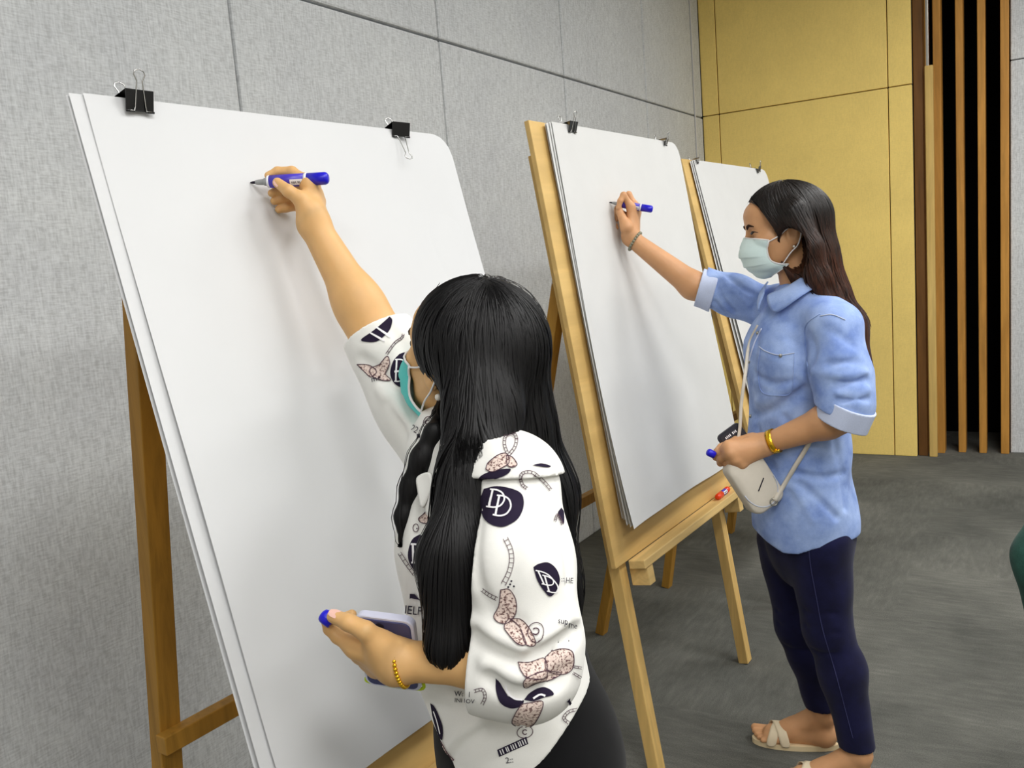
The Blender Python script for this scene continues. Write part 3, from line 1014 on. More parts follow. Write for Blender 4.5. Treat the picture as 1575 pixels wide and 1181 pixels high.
M['gold_m'] = plain('yellow_gold', srgb(236, 186, 44), 0.25, 0.5, 0.85)
M['pearl'] = plain('pearl', srgb(232, 226, 214), 0.2, 0.6)

W1 = empty('person', D(790, 1120, 1.33) * np.array([1, 1, 0]),
           'woman with long black hair in a printed white blouse writing on the nearest pad', 'person')
F1 = np.array([-0.743, -0.669, 0]); L1 = np.array([0.669, -0.743, 0]); Z = np.array([0, 0, 1.0])
h1s = 0.90
T1, *A1 = head_frame(D(713, 548, 1.31), math.radians(168), math.radians(18), 0.0, h1s)
NB1 = D(735, 690, 1.31)
shL1, elL1, wrL1 = D(784, 756, 1.17), D(832, 1015, 1.11), D(612, 1018, 1.14)
shR1, elR1, wrR1 = D(705, 700, 1.42), D(583, 522, 1.455), D(483, 346, 1.459)
CH1, WA1, PE1 = D(735, 830, 1.30), D(765, 960, 1.30), D(795, 1110, 1.33)
hd = head_group(T1, A1, h1s)
bd = Group(0.03)
bd.cone(NB1 - Z * 0.02, T1(-0.022, 0, -0.06), 0.050, 0.047)
bd.chain([NB1 - Z * 0.10, CH1, WA1, PE1], [0.125, 0.128, 0.115, 0.135], (F1, 0.72))
bd.cone(NB1, shL1, 0.05, 0.045); bd.cone(NB1, shR1, 0.05, 0.045)
al = Group(0.02)
al.cone(shL1, elL1, 0.044, 0.038); al.cone(elL1, wrL1, 0.038, 0.0240)
al.cone(shR1, elR1, 0.046, 0.041); al.cone(elR1, wrR1, 0.041, 0.0245)
al.ell(elR1 + (wrR1 - elR1) * 0.28, (0.060, 0.042, 0.041), (wrR1 - elR1, np.cross(wrR1 - elR1, FWD), FWD))
al.ell(elL1 + (wrL1 - elL1) * 0.28, (0.060, 0.037, 0.036), (wrL1 - elL1, np.cross(wrL1 - elL1, FWD), FWD))
lg = Group(0.03)
feet1 = []
for sg, hp in ((1, 0.085), (-1, -0.085)):
    hip = PE1 + L1 * hp - Z * 0.04
    kn = np.array([PE1[0], PE1[1], 0.41]) + L1 * hp + F1 * 0.05
    an = np.array([PE1[0], PE1[1], 0.075]) + L1 * hp * 1.05 - F1 * 0.02
    lg.chain([hip, kn, an], [0.078, 0.048, 0.033])
    lg.ell(kn + (an - kn) * 0.35 - F1 * 0.02, (0.046, 0.048, 0.10), (F1, L1, Z))
    ft = an * np.array([1, 1, 0])
    lg.cone(an, ft + F1 * 0.10 + Z * 0.035, 0.034, 0.026); lg.cone(ft - F1 * 0.03 + Z * 0.03, ft + F1 * 0.14 + Z * 0.026, 0.029, 0.024)
    feet1.append((hip, kn, an, ft))
# right hand round the marker
hr = Group(0.005)
ix = [D(474, 281, 1.4620), D(449, 264, 1.4710), D(427, 264, 1.4710), D(413, 270, 1.4680)]
mi = [D(480, 288, 1.4820), D(448, 287, 1.4900), D(428, 292, 1.4860), D(418, 297, 1.4810)]
ri = [D(484, 299, 1.4990), D(452, 301, 1.5020), D(432, 305, 1.4940), D(422, 309, 1.4900)]
pk = [D(488, 311, 1.5120), D(458, 316, 1.5100), D(440, 319, 1.5020), D(429, 322, 1.4960)]
th = [D(477, 327, 1.4500), D(461, 305, 1.4400), D(444, 294, 1.4365), D(427, 281, 1.4445)]
for q in (ix, mi, ri, pk): hand_chain(hr, q, [0.0098, 0.0088, 0.0078, 0.0066])
hand_chain(hr, th, [0.0150, 0.0118, 0.0102, 0.0082])
for q in (ix, mi, ri, pk): hr.cone(wrR1 + (q[0] - wrR1) * 0.1, q[0], 0.0175, 0.0110, None, 0.016)
hr.cone(wrR1, th[0], 0.0190, 0.0160, None, 0.02)
# left hand under the phone, marker cap between thumb and forefinger
hl = Group(0.005)
th2 = [D(590, 998, 1.130), D(562, 970, 1.112), D(536, 957, 1.118), D(513, 948, 1.128)]
ix2 = [D(548, 996, 1.145), D(520, 979, 1.152), D(507, 967, 1.152), D(502, 957, 1.147)]
mi2 = [D(556, 1004, 1.170), D(524, 972, 1.196), D(528, 952, 1.200), D(541, 945, 1.196)]
ri2 = [D(568, 1014, 1.188), D(540, 985, 1.222), D(552, 965, 1.228), D(570, 960, 1.222)]
pk2 = [D(580, 1026, 1.198), D(560, 1005, 1.238), D(574, 990, 1.244), D(590, 985, 1.240)]
for q in (ix2, mi2, ri2, pk2): hand_chain(hl, q, [0.0105, 0.0092, 0.0080, 0.0068])
hand_chain(hl, th2, [0.0140, 0.0122, 0.0108, 0.0086])
for q in (ix2, mi2, ri2, pk2): hl.cone(wrL1 + (q[0] - wrL1) * 0.1, q[0], 0.0185, 0.0125, None, 0.016)
hl.cone(wrL1, th2[0], 0.0205, 0.0155, None, 0.03)
body1 = Field([hd, bd, al, lg, hr, hl], 0.012)
hcR, hcL = D(455, 297, 1.471), D(548, 975, 1.17)
me = body_mesh(body1, (-1.35, 0.55, -0.02), (-0.25, 1.55, 1.75), 0.0048,
               [(hcR, 0.066, 0.0016), (hcL, 0.082, 0.0020), (T1(0.01, 0, -0.01), 0.15, 0.0030)])
body_o = link('body', me, M['skin1'], W1)
nail(W1, th[3], th[2], -FWD + UP * 0.25, 0.0062, 0.0125, M['nail']).location += Vector(-FWD * 0.0084)
nail(W1, th2[3], th2[2], -FWD * 0.6 + UP * 0.8, 0.0066, 0.0135, M['nail']).location += Vector((-FWD * 0.6 + UP * 0.8) * 0.0092)
headF1 = Field([hd], 0.012)
face_parts(W1, T1, A1, headF1)
face_mask(W1, T1, A1, headF1, h1s, M['mask1'], M['mask_band'], M['mask_band'],
          [(0.098, -0.012), (0.121, -0.042), (0.116, -0.075), (0.098, -0.106), (0.052, -0.130)],
          [(0.050, 0.061, -0.022), (0.054, 0.064, -0.050), (0.048, 0.064, -0.078), (0.026, 0.064, -0.092), (0.002, 0.061, -0.098)],
          [(0.020, 0.076, -0.014), (-0.008, 0.085, 0.012), (-0.026, 0.080, -0.006), (-0.018, 0.081, -0.040), (0.0, 0.075, -0.066)])
er = T1(-0.010, -0.0, 0) * 0 + D(674, 611, 1.235)
MB().lathe(er, Z, [(-0.005, 0.001), (-0.0035, 0.004), (0, 0.005), (0.0035, 0.004), (0.005, 0.001)], 12).build('earring', M['pearl'], W1)

# blouse: torso, two loose sleeves, a cape-like yoke over the near shoulder
bt = Group(0.03)
bt.chain([D(728, 735, 1.32), D(735, 840, 1.31), D(758, 960, 1.31), D(778, 1080, 1.325), D(790, 1250, 1.33)], [0.130, 0.150, 0.150, 0.158, 0.165], (F1, 0.78))
bt.cone(NB1 - Z * 0.012, shL1 + Z * 0.002, 0.056, 0.060); bt.cone(NB1 + Z * 0.005, shR1 + Z * 0.01, 0.062, 0.070)
bt.cut(D(845, 1120, 1.25), RIGHT * 0.71 - UP * 0.70); bt.cut(D(682, 1124, 1.25), -RIGHT * 0.84 - UP * 0.54)
ck = Group(0.02)
ck.cone(NB1 - Z * 0.05, NB1 + Z * 0.06 + F1 * 0.01, 0.085, 0.064)
ck.cut(NB1 + Z * 0.030, Z - F1 * 0.35 - L1 * 0.1)
sl = Group(0.03)
sl.chain([shL1 + L1 * 0.005, D(791, 865, 1.115), D(812, 980, 1.10), D(808, 1035, 1.095)], [0.064, 0.072, 0.066, 0.055])
sl.chain([D(808, 1035, 1.095), D(762, 1035, 1.10), D(640, 1030, 1.12)], [0.060, 0.050, 0.046])
fdir = unit(wrL1 - elL1)
sl.cut(D(727, 1035, 1.10), fdir + UP * 0.12)
for px_, w_, d_ in (([(733, 978), (770, 1004), (805, 1017), (840, 1004), (884, 970)], 0.011, 0.013), ([(728, 960), (765, 985), (800, 998)], 0.012, -0.010), ([(835, 985), (865, 965), (886, 952)], 0.010, -0.006),
                    ([(758, 1044), (790, 1064), (830, 1060), (870, 1034)], 0.011, 0.012), ([(748, 1018), (790, 1040), (825, 1040)], 0.012, -0.008), ([(738, 775), (730, 840), (735, 900)], 0.009, 0.008), ([(724, 800), (718, 850), (722, 900)], 0.009, -0.004),
                    ([(862, 790), (872, 840), (876, 890)], 0.010, 0.007), ([(790, 830), (782, 900), (770, 950)], 0.014, 0.004), ([(880, 985), (850, 1020), (860, 1050)], 0.010, 0.007), ([(745, 920), (760, 945), (800, 960)], 0.010, 0.005)):
    sl.crease(px_, w_, d_)
sl.waves(0.0014, (38, 52, 61), 3)
sr = Group(0.03)
sr.chain([shR1, D(645, 610, 1.44), elR1 + (wrR1 - elR1) * 0.25], [0.082, 0.074, 0.056])
adir = unit(elR1 - shR1)
sr.cut(D(574, 516, 1.46), adir + RIGHT * 0.12)
for px_, w_, d_ in (([(560, 555), (600, 585), (640, 640)], 0.012, 0.009), ([(585, 600), (620, 640), (650, 690)], 0.012, -0.007), ([(600, 505), (620, 530), (640, 575)], 0.012, 0.005), ([(600, 620), (625, 660), (640, 700)], 0.010, 0.006)):
    sr.crease(px_, w_, d_)
sr.waves(0.0014, (44, 58), 5)
for px_, w_, d_ in (([(632, 880), (640, 960), (660, 1040)], 0.012, 0.006), ([(745, 1125), (715, 1145), (690, 1175)], 0.010, 0.007), ([(740, 1110), (710, 1128), (688, 1150)], 0.010, -0.004), ([(660, 1080), (690, 1090), (730, 1088)], 0.012, 0.004), ([(650, 720), (648, 770), (640, 820)], 0.010, 0.005)):
    bt.crease(px_, w_, d_)
bt.waves(0.0014, (30, 41, 55), 8)
blouse1 = Field([bt, sl, sr, ck], 0.02, 0.0095)
bv, bf = surface(blouse1, (-1.25, 0.55, 0.5), (-0.25, 1.6, 1.5), 0.0034, None, 8, 1)
bv = smooth_mesh(bv, bf, 1)
blouse_me = surf_mesh([(bv, bf)])
blouse_o = link('blouse', blouse_me, M['blouse'], W1)
BVH_B = BVHTree.FromPolygons([tuple(v) for v in bv.tolist()], [tuple(f) for f in bf.tolist()])
cp = Group(0.03)                                             # yoke: flared shoulder cape with a free lower edge
cp.chain([NB1 - Z * 0.005, shL1 + Z * 0.006, shL1 - Z * 0.10 + L1 * 0.014], [0.058, 0.069, 0.080])
cp.cut(D(790, 742, 1.06), -UP + RIGHT * 0.02)
cp.groove([D(740, 700, 1.1), D(735, 745, 1.08)], 0.012, 0.006); cp.groove([D(835, 700, 1.1), D(850, 745, 1.08)], 0.014, 0.006)
cp.cut(NB1 + Z * 0.045, Z)
yoke1 = Field([cp], 0.01, 0.0085)
yv, yf = surface(yoke1, D(790, 700, 1.15) - 0.25, D(790, 700, 1.15) + 0.25, 0.0030)
yv = smooth_mesh(yv, yf, 1)
link('yoke', surf_mesh([(yv, yf)]), M['blouse'], W1)
for q in ([(641, 735), (652, 729), (664, 724)], [(645, 752), (656, 745), (667, 738)], [(650, 790), (658, 770), (668, 752)]), ([(668, 748), (674, 742), (680, 736)], [(662, 768), (670, 765), (678, 762)], [(655, 790), (664, 796), (673, 800)]):
    rows = []
    for r_ in q:
        row = []
        for u, v in r_:
            h_ = BVH_B.ray_cast(Vector(CAM), Vector(unit(ray(u, v))))
            row.append(D(u, v, (float(FWD @ (np.array(h_[0]) - CAM)) if h_[0] is not None else 1.28) - 0.024))
        rows.append(row)
    cl = [p for r_ in rows for p in r_]
    o = link('collar', mesh(cl, [(0, 1, 4, 3), (1, 2, 5, 4), (3, 4, 7, 6), (4, 5, 8, 7)], True), M['blouse'], blouse_o)
    o.modifiers.new('subdivision', 'SUBSURF').render_levels = 2
    so = o.modifiers.new('thickness', 'SOLIDIFY'); so.thickness = 0.004
# trousers
tr = Group(0.04)
tr.chain([PE1 + Z * 0.16, PE1, PE1 - Z * 0.08], [0.118, 0.142, 0.145], (F1, 0.84))
tr.ell(PE1 - F1 * 0.065 - Z * 0.05, (0.095, 0.15, 0.11), (F1, L1, Z))
for hip, kn, an, ft in feet1:
    tr.chain([hip, kn, an + Z * 0.02], [0.098, 0.070, 0.060], None, 0.03)
    tr.cut(an + Z * 0.01, -Z)
tr.waves(0.002, (30, 44), 2)
link('trousers', surf_mesh([surface(Field([tr], 0.02), (-1.0, 0.6, 0.03), (-0.2, 1.5, 1.1), 0.006)]), M['trousers'], W1)
for hip, kn, an, ft in feet1:
    sg_ = Group(0.02)
    sg_.cone(ft - F1 * 0.035 + Z * 0.035, ft + F1 * 0.05 + Z * 0.04, 0.036, 0.036); sg_.cone(ft + F1 * 0.05 + Z * 0.038, ft + F1 * 0.15 + Z * 0.03, 0.037, 0.030)
    sg_.cut(ft + Z * 0.002, -Z)
    link('shoe', surf_mesh([surface(Field([sg_], 0.01), ft - 0.25, ft + np.array([0.25, 0.25, 0.12]), 0.006)]), M['trousers'], W1)

# hair: crown, the long fall down her back and the locks over her chest
ha = Group(0.035)
ha.ell(T1(-0.026, 0, 0.036), [x * h1s for x in (0.112, 0.092, 0.094)], (A1[0], A1[1], A1[2]))
ha.ell(D(752, 528, 1.31), (0.086, 0.086, 0.090))
ha.chain([D(758, 540, 1.32), D(780, 640, 1.33), D(826, 760, 1.345), D(842, 900, 1.33), D(852, 1010, 1.32)], [0.080, 0.076, 0.066, 0.054, 0.038], (F1, 0.82))
ha.chain([D(728, 540, 1.235), D(741, 640, 1.20), D(728, 740, 1.150), D(692, 860, 1.115), D(690, 990, 1.105)], [0.034, 0.039, 0.037, 0.032, 0.029], (FWD, 0.55), 0.05)
chest_bvh = BVHTree.FromPolygons([tuple(v) for v in bv.tolist()], [tuple(f) for f in bf.tolist()])
wisp = []
for u, v in ((690, 610), (668, 665), (650, 705), (634, 750), (621, 795), (616, 832)):
    h_ = chest_bvh.ray_cast(Vector(CAM), Vector(unit(ray(u, v))))
    wisp.append(D(u, v, min(float(FWD @ (np.array(h_[0]) - CAM)) if h_[0] is not None else 1.30, 1.31) - 0.006))
ha.chain(wisp, [0.008, 0.013, 0.016, 0.016, 0.012, 0.004], (FWD, 0.6), 0.012)
fc = unit(A1[0] * 0.93 + A1[2] * 0.12)
ha.cut(T1(0.082, 0, 0.07), A1[0] * 0.90 - A1[2] * 0.30)
ha.ell(T1(0.090, 0.008, -0.02), [x * h1s for x in (0.083, 0.086, 0.112)], (A1[0], A1[1], A1[2]), 0.012, True)
hairF1 = Field([ha], 0.01)
lock = [D(rng.uniform(690, 745), rng.uniform(640, 720), 1.10) for _ in range(420)]
hv, hf = surface(hairF1, (-1.1, 0.75, 0.75), (-0.4, 1.5, 1.6), 0.0045)
hair_o = link('hair', surf_mesh([(hv, hf)]), M['hair1'], W1)
top1 = T1(-0.03, 0, 0.13)
part = [T1(0.075 - 0.16 * t, 0.008, 0.115 - 0.03 * (2 * t - 1) ** 2) for t in np.linspace(0, 1, 60)]
sd = []
for i in range(1150):
    p = part[rng.integers(0, 60)] + rng.normal(size=3) * 0.010
    sd.append(p)
def down1(P):
    c = _v(top1)
    out = P - c; out[:, 2] = 0
    out /= np.linalg.norm(out, axis=1, keepdims=True) + 0.02
    w = np.clip((P[:, 2:3] - (c[2] - 0.10)) / 0.10, 0, 1)
    d = np.concatenate([np.zeros_like(P[:, :2]), -np.ones_like(P[:, :1])], 1)
    return d * (1.05 - w * 0.6) + out * w
sv, sf = strands(hairF1, np.array(sd + lock), down1, 64, 0.0115, 0.0017, 0.0006, 0.0035, None, 4, 0.3)
link('hair_strands', surf_mesh([(sv, sf)]), M['hair1'], W1)['kind'] = 'stuff'

# bracelet on the left wrist
def ring_of_beads(parent, c, axis, r1, r2, e1, n, rb, mat, name='bracelet'):
    axis = unit(axis); e1 = unit(np.asarray(e1, float) - axis * np.dot(e1, axis)); e2 = np.cross(axis, e1)
    mb = MB()
    for k in range(n):
        an = 2 * math.pi * k / n
        p = c + e1 * r1 * math.cos(an) + e2 * r2 * math.sin(an)
        mb.lathe(p, axis, [(-rb, rb * 0.2), (-rb * 0.7, rb * 0.75), (0, rb), (rb * 0.7, rb * 0.75), (rb, rb * 0.2)], 8)
    return mb.build(name, mat, parent)
bc = wrL1 + (elL1 - wrL1) * 0.03
ring_of_beads(W1, bc, (elL1 - wrL1) + UP * 0.03, 0.0312, 0.0300, UP, 40, 0.0030, M['gold_m'])

# marker in the right hand, cap and phone in the left
marker(D(385, 281, 1.4685), D(505, 274, 1.456), 'blue marker with grey nib held to the nearest pad by the black haired woman', M['violet'], M['blue'])
CAPC = D(506, 952, 1.139)
K = empty('cap', CAPC, 'blue marker cap pinched between thumb and finger beside the blue grey phone', 'marker cap')
MB().lathe(D(511, 957, 1.139), D(500, 948, 1.141) - D(511, 957, 1.139), [(0, 0.0088), (0.006, 0.0095), (0.013, 0.0095), (0.0165, 0.008), (0.018, 0.005)], 20).build('shell', M['blue'], K)
def slab_phone(name, c, ax, ay, w, l, t, label, back, case, parts):
    ax = unit(ax); ay = unit(np.asarray(ay, float) - ax * np.dot(ay, ax)); az = np.cross(ax, ay)
    if np.dot(az, FWD) > 0: az = -az
    K = empty(name, c, label, 'phone')
    def rr(hw, hl, r, z0, z1, ins=0.0):
        pts = []
        for cx_, cy_, a0 in ((1, 1, 0), (-1, 1, 90), (-1, -1, 180), (1, -1, 270)):
            for q in range(7):
                an = math.radians(a0 + 15 * q)
                pts.append((cx_ * (hw - r) + r * math.cos(an), cy_ * (hl - r) + r * math.sin(an)))
        n = len(pts)
        V, Fq = [], []
        lv = [(z0, 0.0012), (z0 + 0.0012, 0), (z1 - 0.0012, 0), (z1, 0.0012)]
        for z, i_ in lv:
            for x, y in pts:
                sx, sy = (1 - i_ / hw), (1 - i_ / hl)
                V.append(c + ax * x * sx + ay * y * sy + az * z)
        for q in range(3):
            for k in range(n): Fq.append((q * n + k, q * n + (k + 1) % n, (q + 1) * n + (k + 1) % n, (q + 1) * n + k))
        Fq.append(tuple(range(n))[::-1]); Fq.append(tuple(3 * n + k for k in range(n)))
        return mesh(V, Fq)
    link('case', rr(w / 2, l / 2, 0.012, -t / 2, t / 2), case, K)
    link('back', rr(w / 2 - 0.004, l / 2 - 0.004, 0.010, t / 2 - 0.0005, t / 2 + 0.0012), back, K)
    parts(K, c, ax, ay, az)
    return K
M['phone_back'] = plain('blue_grey_phone_back', srgb(70, 74, 118), 0.25, 0.6)
M['case'] = plain('clear_white_case', srgb(214, 216, 236), 0.25, 0.6)
M['lime'] = plain('lime_cord', srgb(196, 220, 40), 0.6, 0.3)
pc = D(600, 1001, 1.178)
pax = D(628, 957, 1.175) - D(548, 947, 1.190)
pay = D(590, 948, 1.165) - D(622, 1058, 1.225)
def ph_parts(K, c, ax, ay, az):
    V = [c + ax * x + ay * y for x, y in ((-0.0415, -0.058), (-0.040, -0.064), (-0.020, -0.0665), (0.020, -0.0665), (0.040, -0.063), (0.0415, -0.050))]
    MB().tube(spline(V, 4), 0.0024, 8).build('cord', M['lime'], K)
    V = [c + ax * 0.041 + ay * 0.01, c + ax * 0.047 + ay * -0.004, c + ax * 0.044 + ay * -0.02, c + ax * 0.050 - ay * 0.03]
    MB().tube(spline(V, 5), 0.0017, 6).build('cord', M['lime'], K)
    for x, y in ((-0.022, 0.050), (-0.006, 0.050)):
        MB().lathe(c + ax * x + ay * y + az * 0.006, az, [(0, 0.006), (0.0015, 0.006), (0.002, 0.0045)], 16).build('camera_lens', M['ink'], K)
slab_phone('phone', pc, pax, pay, 0.080, 0.128, 0.012, 'phone with blue grey back, pale case and lime cord held by the black haired woman', M['phone_back'], M['case'], ph_parts)
# ------------------------------------------------------------------ woman in the blue denim shirt
M['hair2'] = hair_mat('brown_hair', srgb(34, 20, 14), srgb(84, 46, 28), 0.45, 0.3, (1.36, 1.52))
M['denim'] = cloth_mat('light_denim', srgb(164, 187, 232), 0.85, 1000, 0.06, srgb(120, 146, 207))  # blotch tones put the shirt's highlights and shade into the colour
M['denim_in'] = cloth_mat('pale_denim_inside', srgb(204, 214, 240), 0.85, 1000, 0.04)
M['jeans'] = cloth_mat('dark_jeans', srgb(24, 25, 62), 0.85, 900, 0.1, srgb(18, 18, 46))
M['thread'] = plain('pale_thread', srgb(196, 204, 222), 0.8)
M['metal_b'] = plain('dull_metal', srgb(150, 148, 138), 0.35, 0.5, 0.8)
M['sandal'] = plain('beige_sandal_leather', srgb(222, 206, 176), 0.55, 0.3)
M['sole'] = plain('pale_sandal_sole', srgb(228, 208, 168), 0.6, 0.3)
M['bag'] = plain('beige_bag_leather', srgb(214, 206, 192), 0.5, 0.35, vary=0.02, nscale=60, bump=0.05)
M['bead'] = plain('grey_green_bead', srgb(138, 138, 116), 0.25, 0.6)
M['phone2'] = plain('dark_phone_case', srgb(44, 44, 52), 0.45, 0.4)

W2 = empty('person', (-0.57, 2.37, 0), 'woman in a light blue denim shirt and dark jeans writing on the middle pad', 'person')
yb = math.radians(207)
F2 = np.array([math.cos(yb), math.sin(yb), 0]); L2 = np.array([-F2[1], F2[0], 0])
T2, *A2 = head_frame(YP(1204, 353, 2.365), math.radians(205), math.radians(-3), 0.0, 0.97)
NB2 = YP(1236, 462, 2.37)
shL2, elL2, wrL2 = YP(1284, 505, 2.24), YP(1305, 636, 2.19), YP(1178, 683, 2.195)
shR2, elR2, wrR2 = YP(1186, 476, 2.52), YP(1066, 439, 2.455), YP(970, 366, 2.417)
CH2, WA2, PE2 = YP(1222, 555, 2.37), YP(1228, 690, 2.36), YP(1236, 800, 2.36)
hd2 = head_group(T2, A2, 0.97)
bd2 = Group(0.03)
bd2.cone(NB2 - Z * 0.03, T2(-0.024, 0, -0.06), 0.050, 0.048)
bd2.chain([NB2 - Z * 0.10, CH2, WA2, PE2], [0.115, 0.125, 0.108, 0.130], (F2, 0.68))
bd2.cone(NB2 - Z * 0.02, shL2, 0.045, 0.043); bd2.cone(NB2 - Z * 0.02, shR2, 0.045, 0.043)
al2 = Group(0.02)
al2.cone(shL2, elL2, 0.043, 0.037); al2.chain([elL2, elL2 + (wrL2 - elL2) * 0.25, wrL2], [0.039, 0.041, 0.0250])
al2.cone(shR2, elR2, 0.043, 0.038); al2.cone(elR2, wrR2, 0.039, 0.0235)
lg2 = Group(0.03)
hipL2, knL2, anL2 = YP(1258, 830, 2.29), YP(1273, 965, 2.28), YP(1321, 1160, 2.27)
hipR2, knR2, anR2 = YP(1212, 830, 2.44), YP(1228, 962, 2.44), YP(1267, 1098, 2.44)
legs2 = []
def foot(g, an, fd, side):
    h = an * np.array([1, 1, 0]) - fd * 0.012
    g.ell(h + fd * 0.012 + Z * 0.040, (0.036, 0.029, 0.034), (fd, side, Z), 0.02)
    g.cone(an, h + fd * 0.105 + Z * 0.052, 0.034, 0.026, None, 0.03)
    g.cone(h + fd * 0.02 + Z * 0.034, h + fd * 0.155 + Z * 0.031, 0.027, 0.022, None, 0.02)
    g.cone(h + fd * 0.10 + Z * 0.05, h + fd * 0.158 + Z * 0.032, 0.026, 0.020, None, 0.02)
    for s_ in (-1, 1):
        g.ell(h + fd * 0.150 + side * 0.020 * s_ + Z * 0.028, (0.032, 0.020, 0.016), (fd, side, Z), 0.012)
    for k in range(5):
        q = (k - 2) * 0.0155
        ln_ = (0.207, 0.206, 0.200, 0.192, 0.182)[k]
        r0 = (0.0118, 0.0092, 0.0086, 0.0082, 0.0078)[k]
        g.cone(h + fd * 0.155 - side * q * 0.9 + Z * 0.027, h + fd * ln_ - side * q + Z * (0.016 + r0), r0 * 1.0, r0 * 0.95, None, 0.005)
    return h
ft2 = Group(0.01)
fdR = unit([-0.73 + 0.513, 2.40 - 2.451, 0]); sdR = np.cross(Z, fdR)
fdL = unit([-0.95, -0.28, 0]); sdL = np.cross(Z, fdL)
hR2 = foot(ft2, anR2, fdR, -sdR); hL2 = foot(ft2, anL2, fdL, sdL)
for hip, kn, an in ((hipL2, knL2, anL2), (hipR2, knR2, anR2)):
    lg2.chain([hip, kn, an], [0.072, 0.044, 0.032])
    lg2.ell(kn + (an - kn) * 0.33 - F2 * 0.010, (0.040, 0.040, 0.09), (F2, L2, Z))
hr2 = Group(0.004)
q1 = [D(971, 319, 2.5670), D(959, 300, 2.5560), D(954, 309, 2.5535), D(951, 320, 2.5560)]
q2 = [D(977, 318, 2.5860), D(967, 299, 2.5860), D(958, 306, 2.5980), D(951, 316, 2.5980)]
q3 = [D(979, 326, 2.6040), D(958, 312, 2.6120), D(945, 325, 2.6080), D(949, 337, 2.5980)]
q4 = [D(977, 337, 2.6140), D(956, 328, 2.6180), D(943, 340, 2.6100), D(948, 350, 2.6000)]
q5 = [D(964, 350, 2.5560), D(957, 335, 2.5580), D(953, 326, 2.5640), D(952, 319, 2.5700)]
for q in (q1, q2, q3, q4):
    hand_chain(hr2, q, [0.0100, 0.0092, 0.0082, 0.0070])
    hr2.cone(wrR2 + (q[0] - wrR2) * 0.1, q[0], 0.0180, 0.0115, None, 0.016)
hand_chain(hr2, q5, [0.0150, 0.0118, 0.0104, 0.0086]); hr2.cone(wrR2, q5[0], 0.018, 0.015, None, 0.02)
dL = float(FWD @ (wrL2 - CAM))
hl2 = Group(0.005)
p1 = [D(1121, 686, dL - 0.005), D(1105, 695, dL + 0.015), D(1101, 703, dL + 0.035), D(1109, 707, dL + 0.048)]
p2 = [D(1123, 696, dL - 0.012), D(1109, 705, dL + 0.015), D(1108, 712, dL + 0.035), D(1117, 713, dL + 0.050)]
p3 = [D(1130, 706, dL - 0.010), D(1119, 713, dL + 0.016), D(1119, 718, dL + 0.036), D(1127, 717, dL + 0.050)]
p4 = [D(1140, 713, dL - 0.004), D(1132, 718, dL + 0.018), D(1132, 721, dL + 0.034), D(1139, 719, dL + 0.046)]
p5 = [D(1158, 677, dL + 0.015), D(1132, 678, dL + 0.028), D(1110, 688, dL + 0.026), D(1099, 698, dL + 0.024)]
for q in (p1, p2, p3, p4):
    hand_chain(hl2, q, [0.0108, 0.0098, 0.0086, 0.0074])
    hl2.cone(wrL2 + (q[0] - wrL2) * 0.08, q[0], 0.0210, 0.0130, None, 0.018)
hand_chain(hl2, p5, [0.0150, 0.0120, 0.0108, 0.0090]); hl2.cone(wrL2, p5[0], 0.020, 0.015, None, 0.02)
body2 = Field([hd2, bd2, al2, lg2, ft2, hr2, hl2], 0.010)
me = body_mesh(body2, (-1.25, 2.05, -0.01), (-0.25, 2.75, 1.68), 0.0052,
               [(D(958, 326, 2.5840), 0.085, 0.0018), (D(1130, 696, dL + 0.015), 0.075, 0.0022), (T2(0.01, 0, -0.01), 0.155, 0.0026), (hR2 + fdR * 0.12, 0.14, 0.0034), (hL2 + fdL * 0.12, 0.14, 0.0034)])
link('body', me, M['skin2'], W2)
headF2 = Field([hd2], 0.012)
face_parts(W2, T2, A2, headF2)
for q in (-1, 1):
    MB().lathe(T2(-0.008, q * 0.084, -0.047), A2[1] * q, [(-0.002, 0.0022), (0, 0.0032), (0.002, 0.0022)], 10).build('earring', M['pearl'], W2)
face_mask(W2, T2, A2, headF2, 0.97, M['mask2'], M['mask_band'], M['mask_band'],
          [(0.100, -0.010), (0.121, -0.045), (0.114, -0.076), (0.096, -0.103), (0.046, -0.121)],
          [(0.052, 0.061, -0.022), (0.057, 0.064, -0.050), (0.050, 0.064, -0.076), (0.028, 0.064, -0.088), (0.006, 0.061, -0.092)],
          [(0.026, 0.074, -0.015), (-0.004, 0.085, 0.004), (-0.026, 0.080, -0.010), (-0.020, 0.082, -0.042), (0.0, 0.076, -0.062)])

